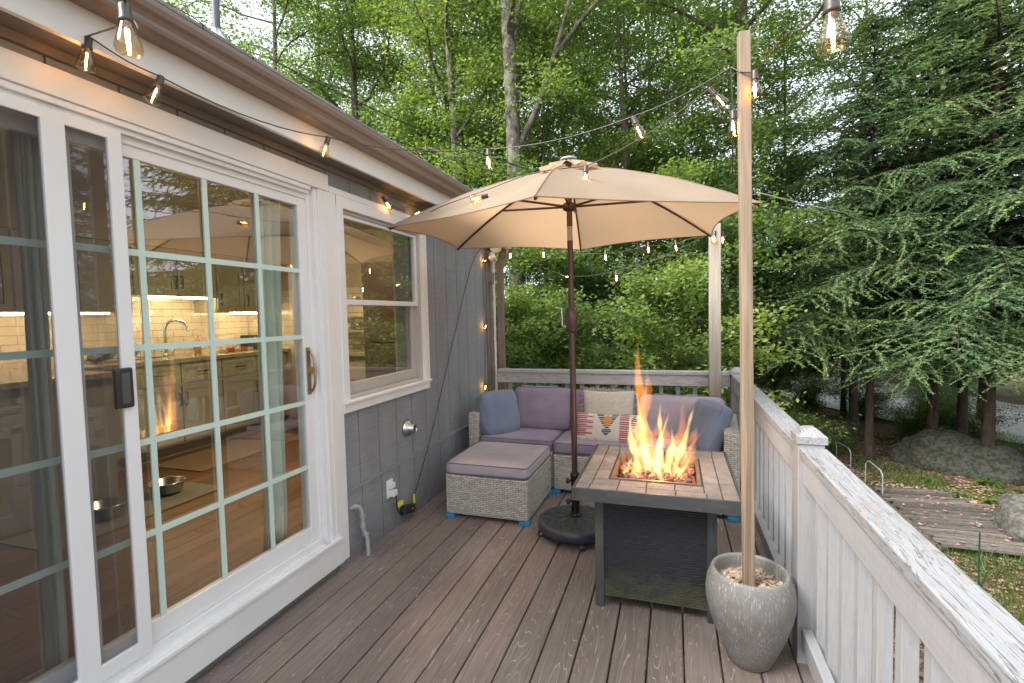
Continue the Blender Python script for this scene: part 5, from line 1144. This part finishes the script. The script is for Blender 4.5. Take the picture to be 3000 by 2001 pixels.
def kilim(u, v):
    row = int(v*44); thin = row % 3 == 0
    X, Y = u, v
    if Y < .20:
        ph = (X*7) % 1
        if X < .47: return OCH if (abs(ph-.5) < .5*(1-Y/.20) and Y > .0 and not thin) else CRM
        c0 = CRM
    if X < .30:
        if Y > .24 and not (X > .20 and (int(Y*44)//4) % 2 == 0): return CRM if thin else RED
        return CRM
    if .72 < X < .86: return CRM if thin else RED
    if .34 < X < .70:
        dx = abs(X-.52)
        if Y > .58:
            if dx < .09*(1-abs(Y-.76)/.22): return OCH
            if dx < .06+(Y-.58)*.30 and dx > (Y-.60)*.18: return CRM if thin else NAVY
        if dx < .085*(1-abs(Y-.42)/.17): return CRM if thin else NAVY
    if X > .86 and abs(X-.93) < .05*(1-abs((Y*2) % 1-.5)*2): return CRM if thin else NAVY
    return CRM
def attr_mat(name):
    m, nt, lk, P = nmat(name); P.inputs['Roughness'].default_value = .95; P.inputs['Specular IOR Level'].default_value = .1
    a = nt.new('ShaderNodeAttribute'); a.attribute_name = 'pattern'; v = coords(nt, lk); n = nd(nt, 'ShaderNodeTexNoise', i_Scale=220, i_Detail=3); lk.new(v, n.inputs['Vector'])
    r = ramp(nt, [(.3, (.8, .8, .8)), (.7, (1.1, 1.1, 1.1))]); lk.new(n.outputs['Fac'], r.inputs[0]); lk.new(mixc(nt, lk, 1., a.outputs['Color'], r.outputs[0], 'MULTIPLY'), P.inputs['Base Color'])
    bp = nd(nt, 'ShaderNodeBump', i_Strength=.4, i_Distance=.001); lk.new(n.outputs['Fac'], bp.inputs['Height']); lk.new(bp.outputs[0], P.inputs['Normal']); return m
knife_pillow('throw_pillow', 'cream woven pillow with frayed fringe behind the patterned pillow', (1.165, 4.215, .60), .43, .36, .12, RL @ Matrix.Rotation(R_(75), 4, 'X'), CREAM, fringe=420)
knife_pillow('throw_pillow', 'long lumbar pillow with red, navy and orange woven pattern on the sofa', (1.175, 4.03, .49), .52, .26, .12, Matrix.Rotation(R_(-5), 4, 'Z') @ Matrix.Rotation(R_(68), 4, 'X'), attr_mat('kilim_weave'), nu=110, nv=66, colfn=kilim)

# ------------------------------------------------------------------ fire table
ft = thing('fire_table', 'square dark fire table with a tiled stone top and woven side panels', 'fire table', (1.61, 2.66, 0))
fx0, fx1, fy0, fy1, fz = 1.238, 1.984, 2.262, 3.068, .618
hx0, hx1, hy0, hy1 = 1.400, 1.822, 2.435, 2.885
mb = MB(); e = .012
for (a, b, c, d) in ((fx0, fx0+e, fy0, fy1), (fx1-e, fx1, fy0, fy1), (fx0+e, fx1-e, fy0, fy0+e), (fx0+e, fx1-e, fy1-e, fy1)): mb.box(a, b, c, d, fz-.062, fz)
FRM = mat('rusty_grey_metal', (.075, .08, .085), (.13, .105, .085), 9, (1, 1, 3), .5, metal=.4, bump=.15, contrast=(.45, .75)); mb.build('top_frame', FRM, ft, bevel=.002)
TS = mat('pinkish_slate_tile', (.235, .195, .172), (.135, .117, .105), 16, rough=.75, bump=.35, bscale=45, island=.16, detail=7)
mb = MB(); gap = .0028
mb.box(fx0+e, fx1-e, fy0+e, hy0, fz-.02, fz-.007); mb.box(fx0+e, fx1-e, hy1, fy1-e, fz-.02, fz-.007); mb.box(fx0+e, hx0, hy0, hy1, fz-.02, fz-.007); mb.box(hx1, fx1-e, hy0, hy1, fz-.02, fz-.007); mb.build('grout', mat('dark_grout', (.10, .08, .07), (.07, .055, .05), 20, rough=.9), ft)
mb = MB()
def ring(x0, x1, y0, y1, wx, wy, n, off):
    def run(a0, a1, fixed, horiz, n, off):
        L_ = (a1-a0)/n; pos = [a0]+[a0+L_*(k+off) for k in range(0 if off else 1, n+(0 if not off else 0)+ (0 if not off else 0)) if a0+.02 < a0+L_*(k+off) < a1-.02]+[a1]
        for p, q in zip(pos[:-1], pos[1:]):
            if horiz: mb.box(p+gap, q-gap, fixed[0]+gap, fixed[1]-gap, fz-.012, fz-.0015+rnd.uniform(-.0006, .0006))
            else: mb.box(fixed[0]+gap, fixed[1]-gap, p+gap, q-gap, fz-.012, fz-.0015+rnd.uniform(-.0006, .0006))
    run(x0, x1-wx, (y0, y0+wy), True, n, off); run(y0, y1-wy, (x1-wx, x1), False, n, off); run(x0+wx, x1, (y1-wy, y1), True, n, off); run(y0+wy, y1, (x0, x0+wx), False, n, off)
ring(fx0+e, fx1-e, fy0+e, fy1-e, .070, .070, 5, .5); ring(fx0+e+.07, fx1-e-.07, fy0+e+.07, fy1-e-.07, .072, .083, 4, 0)
mb.build('tile_top', TS, ft, bevel=.0015)
mb = MB()
for (a, b, c, d) in ((hx0, hx0+.014, hy0, hy1), (hx1-.014, hx1, hy0, hy1), (hx0+.014, hx1-.014, hy0, hy0+.014), (hx0+.014, hx1-.014, hy1-.014, hy1)): mb.box(a, b, c, d, fz-.07, fz+.003)
mb.box(hx0+.014, hx1-.014, hy0+.014, hy1-.014, fz-.075, fz-.07); mb.build('burner_tray', mat('heat_stained_steel', (.20, .13, .09), (.30, .22, .16), 14, rough=.5, metal=.5), ft)
bx0, bx1, by0, by1 = 1.330, 1.884, 2.362, 2.955
for (x, y) in ((bx0, by0), (bx1-.042, by0), (bx0, by1-.042), (bx1-.042, by1-.042)):
    mb = MB(); mb.box(x, x+.042, y, y+.042, 0, fz-.0205); mb.build('leg', mat('leg_metal_algae', (.06, .07, .075), (.10, .11, .07), 6, (1, 1, .6), .5, metal=.2) if x == bx0 and y == by0 else DARKM, ft, bevel=.003)
for (a, b, c, d) in ((bx0+.042, bx1-.042, by0+.008, by0+.016), (bx0+.042, bx1-.042, by1-.016, by1-.008), (bx0+.008, bx0+.016, by0+.042, by1-.042), (bx1-.016, bx1-.008, by0+.042, by1-.042)):
    mb = MB(); mb.box(a, b, c, d, .055, fz-.021); mb.build('side_panel', FWICK, ft)
mb = MB(); g_ = random.Random(8); bm = bmesh.new(); bmesh.ops.create_icosphere(bm, subdivisions=2, radius=1); iv = [v.co.copy() for v in bm.verts]; fi = [tuple(v.index for v in f_.verts) for f_ in bm.faces]; bm.free()
for i in range(330):
    x, y = g_.uniform(hx0+.03, hx1-.03), g_.uniform(hy0+.03, hy1-.03); r = g_.uniform(.010, .019); z = fz-.055+g_.uniform(0, .030); of = Vector((i*1.7, i*.3, 0)); sq = Vector((g_.uniform(.8, 1.2), g_.uniform(.8, 1.2), g_.uniform(.7, 1)))
    mb.add([Vector((x, y, z))+Vector((v.x*sq.x, v.y*sq.y, v.z*sq.z))*r*(1+.5*mnoise.noise(v*1.6+of)) for v in iv], fi)
mb.box(hx0+.02, hx1-.02, hy0+.02, hy1-.02, fz-.0695, fz-.05)
o = mb.build('lava_rocks', mat('red_lava_rock', (.24, .12, .10), (.13, .07, .065), 30, rough=.95, bump=.8, bscale=150, island=.5), ft); o['kind'] = 'stuff'
# flames: closed tongues of glowing gas (volume emission)
def flame_mat(name, col, st):
    m, nt, lk, P = nmat(name); nt.remove(P); e = nt.new('ShaderNodeEmission'); e.inputs[0].default_value = (*col, 1); e.inputs[1].default_value = st
    lk.new(e.outputs[0], nt['Material Output'].inputs['Volume']); return m
FO = flame_mat('orange_flame_gas', (1, .30, .05), 3.4); FY = flame_mat('yellow_flame_gas', (1, .56, .15), 15.); FT = flame_mat('thin_flame_tip_gas', (1, .34, .06), 6)
fl = thing('fire', 'tall yellow and orange gas flames rising from the lava rocks', 'fire', (1.62, 2.66, .58))
def tongue(x, y, z0, h, r, lean, m, seed, flat=.7, tw=1.):
    g_ = random.Random(seed); n = 18; pts = []; mb = MB(); k = 12; vs = []
    for i in range(n+1):
        t_ = i/n; wob = .25*r*math.sin(t_*7*tw+seed)*(t_**.8)*2; cx = x+lean[0]*t_**1.4*h+wob; cy_ = y+lean[1]*t_**1.4*h+.6*wob*math.cos(seed)
        rr = r*(math.sin(math.pi*min(1, t_*.86+.14))**.8)*(1-t_)**.35*(1+.30*math.sin(t_*13+seed*2)+.18*math.sin(t_*27+seed*5)); rr = max(rr, .0006)
        for j in range(k):
            a = 2*math.pi*j/k+t_*1.4*tw; vs.append((cx+rr*(1+.25*math.sin(3*a+seed+t_*6))*math.cos(a), cy_+flat*rr*math.sin(a), z0+h*t_))
    mb.add(vs, [(i*k+j, i*k+(j+1) % k, (i+1)*k+(j+1) % k, (i+1)*k+j) for i in range(n) for j in range(k)]+[tuple(range(k))[::-1], tuple(range(n*k, n*k+k))], True)
    return mb.build('flame', m, fl)
FZ = .575
for (x, y, h, r, ln, m_, sd_) in ((1.50, 2.64, .46, .040, (.10, 0), FO, 1), (1.56, 2.68, .58, .050, (-.02, 0), FO, 2), (1.62, 2.62, .34, .042, (.1, 0), FO, 3), (1.68, 2.66, .40, .045, (.22, 0), FO, 4), (1.73, 2.66, .30, .035, (.38, 0), FO, 5), (1.54, 2.7, .78, .030, (-.02, .0), FT, 6), (1.60, 2.68, .30, .05, (0, 0), FO, 14), (1.46, 2.60, .16, .02, (-.2, 0), FO, 15), (1.78, 2.70, .20, .022, (-.3, 0), FO, 16),
        (1.52, 2.63, .34, .022, (-.16, 0), FY, 7), (1.58, 2.66, .30, .024, (-.28, 0), FY, 8), (1.62, 2.62, .30, .022, (.04, 0), FY, 9), (1.67, 2.64, .28, .024, (.10, 0), FY, 10), (1.70, 2.66, .40, .020, (.30, 0), FY, 11), (1.45, 2.62, .12, .014, (.5, 0), FY, 12), (1.64, 2.56, .20, .016, (-.5, 0), FY, 13), (1.74, 2.6, .14, .018, (-.6, 0), FY, 17), (1.62, 2.66, .42, .018, (.06, 0), FY, 18), (1.56, 2.67, .52, .016, (-.1, 0), FY, 19), (1.49, 2.6, .22, .012, (.35, 0), FY, 20), (1.60, 2.7, .36, .013, (.22, 0), FY, 21), (1.66, 2.7, .24, .012, (-.35, 0), FY, 22), (1.71, 2.58, .16, .012, (.55, 0), FY, 23), (1.53, 2.55, .12, .012, (-.7, 0), FY, 24), (1.57, 2.58, .10, .014, (.9, 0), FY, 25), (1.72, 2.68, .34, .010, (.55, 0), FT, 26), (1.55, 2.66, .62, .014, (.02, 0), FT, 27)):
    tongue(x, y, FZ, h, r, ln, m_, sd_)
ld = bpy.data.lights.new('fire_glow', 'POINT'); ld.energy = .8; ld.color = (1, .50, .18); ld.shadow_soft_size = 0
lo = bpy.data.objects.new('fire_glow', ld); C.objects.link(lo); lo.parent = fl; lo.location = (0, 0, .16)

# ------------------------------------------------------------------ umbrella
UC = Vector((1.08, 3.12, 0))
corners = [Vector(p) for p in ((.02, 2.70, 1.995), (.07, 3.62, 1.975), (.95, 4.24, 1.985), (1.965, 3.83, 1.975), (2.155, 2.98, 2.01), (1.16, 1.995, 1.925))]
apex = Vector((1.08, 3.12, 2.36))
um = thing('patio_umbrella', 'tan hexagonal patio umbrella open above the fire table and sofa', 'umbrella', (1.08, 3.12, .12))
mb = MB(); NS, NT = 14, 12; T0 = .13
def canopy_pt(i, s, t_):
    a, b = corners[i], corners[(i+1) % 6]; e = a.lerp(b, s); q = 4*s*(1-s); c = Vector((apex.x, apex.y, e.z))
    e = e+(c-e)*(.075*q)+Vector((0, 0, .008*q)); p = apex.lerp(e, t_); p.z += .050*math.sin(math.pi*t_)*(1-.55*q) ; p += mnoise.noise_vector(p*4)*.008*math.sin(math.pi*min(1, t_*1.0)); return p
for i in range(6):
    vs = [canopy_pt(i, s/NS, T0+(1-T0)*t_/NT) for t_ in range(NT+1) for s in range(NS+1)]
    mb.add(vs, [(t_*(NS+1)+s, t_*(NS+1)+s+1, (t_+1)*(NS+1)+s+1, (t_+1)*(NS+1)+s) for t_ in range(NT) for s in range(NS)], True)
    mb.tube([canopy_pt(i, 0, T0+(1-T0)*q/10)+Vector((0, 0, .001)) for q in range(11)], .0028, 5, caps=False)
    hem = [canopy_pt(i, s/NS, 1.0) for s in range(NS+1)]; mb.tube(hem, .0035, 5, caps=False)
cn = mb.build('canopy', CANOPY, um)
mb = MB(); NN = 48; vs = []
for t_ in range(5):
    for j in range(NN):
        a = 2*math.pi*j/NN; k = .86+.14*math.cos(6*(a-.15))**2; rr = .205*k*t_/4; wav = .012*math.sin(a*12)*(t_/4)**3
        vs.append((apex.x+rr*math.cos(a), apex.y+rr*math.sin(a), 2.405-.075*(t_/4)**1.3+wav))
mb.add(vs, [(t_*NN+j, t_*NN+(j+1) % NN, (t_+1)*NN+(j+1) % NN, (t_+1)*NN+j) for t_ in range(4) for j in range(NN)], True); mb.build('vent', CANOPY, cn)
mb = MB(); mb.lathe([(.012, 0), (.055, .0), (.05, .012), (.02, .022), (0, .024)], 20, Matrix.Translation((1.08, 3.12, 2.402))); mb.build('finial', GREY, um)
for i in range(6):
    pts = []
    for t_ in np.linspace(.06, .99, 9):
        p = apex.lerp(corners[i], t_); p.z += .050*math.sin(math.pi*t_)-.014; pts.append(p)
    mb = MB(); mb.tube(pts, .0075, 6); rb = mb.build('rib', UMBM, um)
    hubp = Vector((1.08, 3.12, 2.118)); d = (corners[i]-hubp); d.z = 0; d.normalize(); a = hubp+d*.045; b = pts[4]-Vector((0, 0, .008)); mb = MB(); mb.tube([a, b], .0075, 6); mb.build('stretcher', UMBM, rb)
mb = MB(); UP0 = Vector((1.087, 3.12, .13)); UP1 = Vector((1.078, 3.12, 2.395)); P_ = lambda z: UP0.lerp(UP1, (z-.13)/(2.395-.13))
mb.tube([P_(.13), P_(1.32)], .0195, 16); mb.tube([P_(1.46), P_(1.90)], .0185, 16); mb.tube([P_(1.99), P_(2.395)], .0185, 16); mb.build('pole', UMBM, um)
mb = MB(); mb.tube([P_(1.90), P_(1.99)], .0175, 16); mb.build('tilt_joint', mat('bare_joint', (.42, .38, .32), None, 5, rough=.4), um)
mb = MB(); mb.lathe([(.0195, -.085), (.026, -.08), (.036, -.055), (.038, -.02), (.040, .0), (.038, .035), (.032, .06), (.022, .075), (.0185, .078)], 24, Matrix.Translation(P_(1.40))); ck = mb.build('crank_housing', UMBM, um)
mb = MB(); c0 = P_(1.36); mb.tube([c0+Vector((-.03, -.01, 0)), c0+Vector((-.058, -.02, 0)), c0+Vector((-.060, -.02, .115)), c0+Vector((-.095, -.03, .118))], .006, 6); mb.build('crank_handle', STEEL, ck)
mb = MB(); mb.lathe([(.0185, -.03), (.036, -.025), (.045, -.01), (.045, .012), (.03, .022), (.0185, .024)], 20, Matrix.Translation(P_(2.115))); mb.build('hub', UMBM, um)
mb = MB(); mb.lathe([(.0185, -.03), (.04, -.02), (.04, .01), (.0185, .02)], 20, Matrix.Translation(P_(2.33))); mb.build('top_hub', UMBM, um)
# weighted base
ub_ = thing('umbrella_base', 'round black umbrella base with embossed flower pattern standing on casters', 'umbrella base', (1.087, 3.12, 0))
RES = mat('black_resin', (.035, .041, .052), (.05, .056, .068), 14, rough=.42, bump=.12, bscale=120)
Bm = Matrix.Translation((1.087, 3.12, 0)); mb = MB(); mb.lathe([(0, .045), (.235, .045), (.243, .052), (.246, .085), (.240, .102), (.225, .109), (.15, .119), (.05, .128), (0, .129)], 64, Bm); bs_ = mb.build('disc', RES, ub_)
mb = MB()
zt = lambda r: .1105+.0195*(1-r/.225) + .0005
for k in range(10):
    a = 2*math.pi*k/10+.2
    for s in (-1, 1):
        pts = [(1.087+r*math.cos(a+s*w_), 3.12+r*math.sin(a+s*w_), zt(r)) for r, w_ in ((.04, .06), (.07, .22), (.10, .27), (.13, .22), (.155, .08), (.162, .0))]; mb.tube(smooth_path(pts, 3), .0036, 5)
        pts = [(1.087+r*math.cos(a+.314+s*w_), 3.12+r*math.sin(a+.314+s*w_), zt(r)) for r, w_ in ((.168, 0), (.208, .2))]; mb.tube(pts, .0028, 5)
mb.build('emboss', mat('dark_relief', (.012, .013, .016), None, 9, rough=.35), bs_)
mb = MB(); mb.tube([(1.087, 3.12, .12), (1.0867, 3.12, .40)], .027, 20); mb.lathe([(.027, .12), (.04, .125), (.036, .14), (.027, .145)], 20, Bm); mb.lathe([(.027, .375), (.031, .378), (.031, .405), (.0225, .408)], 20, Bm); mb.build('tube', mat('black_tube', (.02, .02, .022), None, 6, rough=.3, metal=.4), ub_)
for z in (.225, .36):
    mb = MB(); Mk = Matrix.Translation((1.063, 3.105, z)) @ Vector((-.75, -.66, 0)).to_track_quat('Z', 'Y').to_matrix().to_4x4(); mb.lathe([(0, -.01), (.006, -.01), (.006, .012), (.017, .014), (.018, .03), (0, .032)], 12, Mk); mb.build('knob', BLACKP, ub_)
for a in (-2.75, -1.22, .35, 1.9, -2.75+.0):
    if a == -2.75 and any(o_.name.startswith('caster') and abs(o_.get('ang', 9)-a) < .01 for o_ in ub_.children): continue
    cx, cy_ = 1.087+.232*math.cos(a), 3.12+.232*math.sin(a)
    mb = MB(); mb.tube([(cx-.010*math.sin(a), cy_+.010*math.cos(a), .0205), (cx+.010*math.sin(a), cy_-.010*math.cos(a), .0205)], .0205, 16); mb.tube([(cx, cy_, .03), (cx, cy_, .055)], .008, 8); o = mb.build('caster', BLACKP, ub_, bevel=.001); o['ang'] = a
    mb = MB(); mb.tube([(cx-.0125*math.sin(a), cy_+.0125*math.cos(a), .0205), (cx+.0125*math.sin(a), cy_-.0125*math.cos(a), .0205)], .011, 12); mb.build('caster_hub', STEEL, o)
for o in list(C.objects):
    for k_ in ('org', 'ang'):
        if k_ in o.keys(): del o[k_]
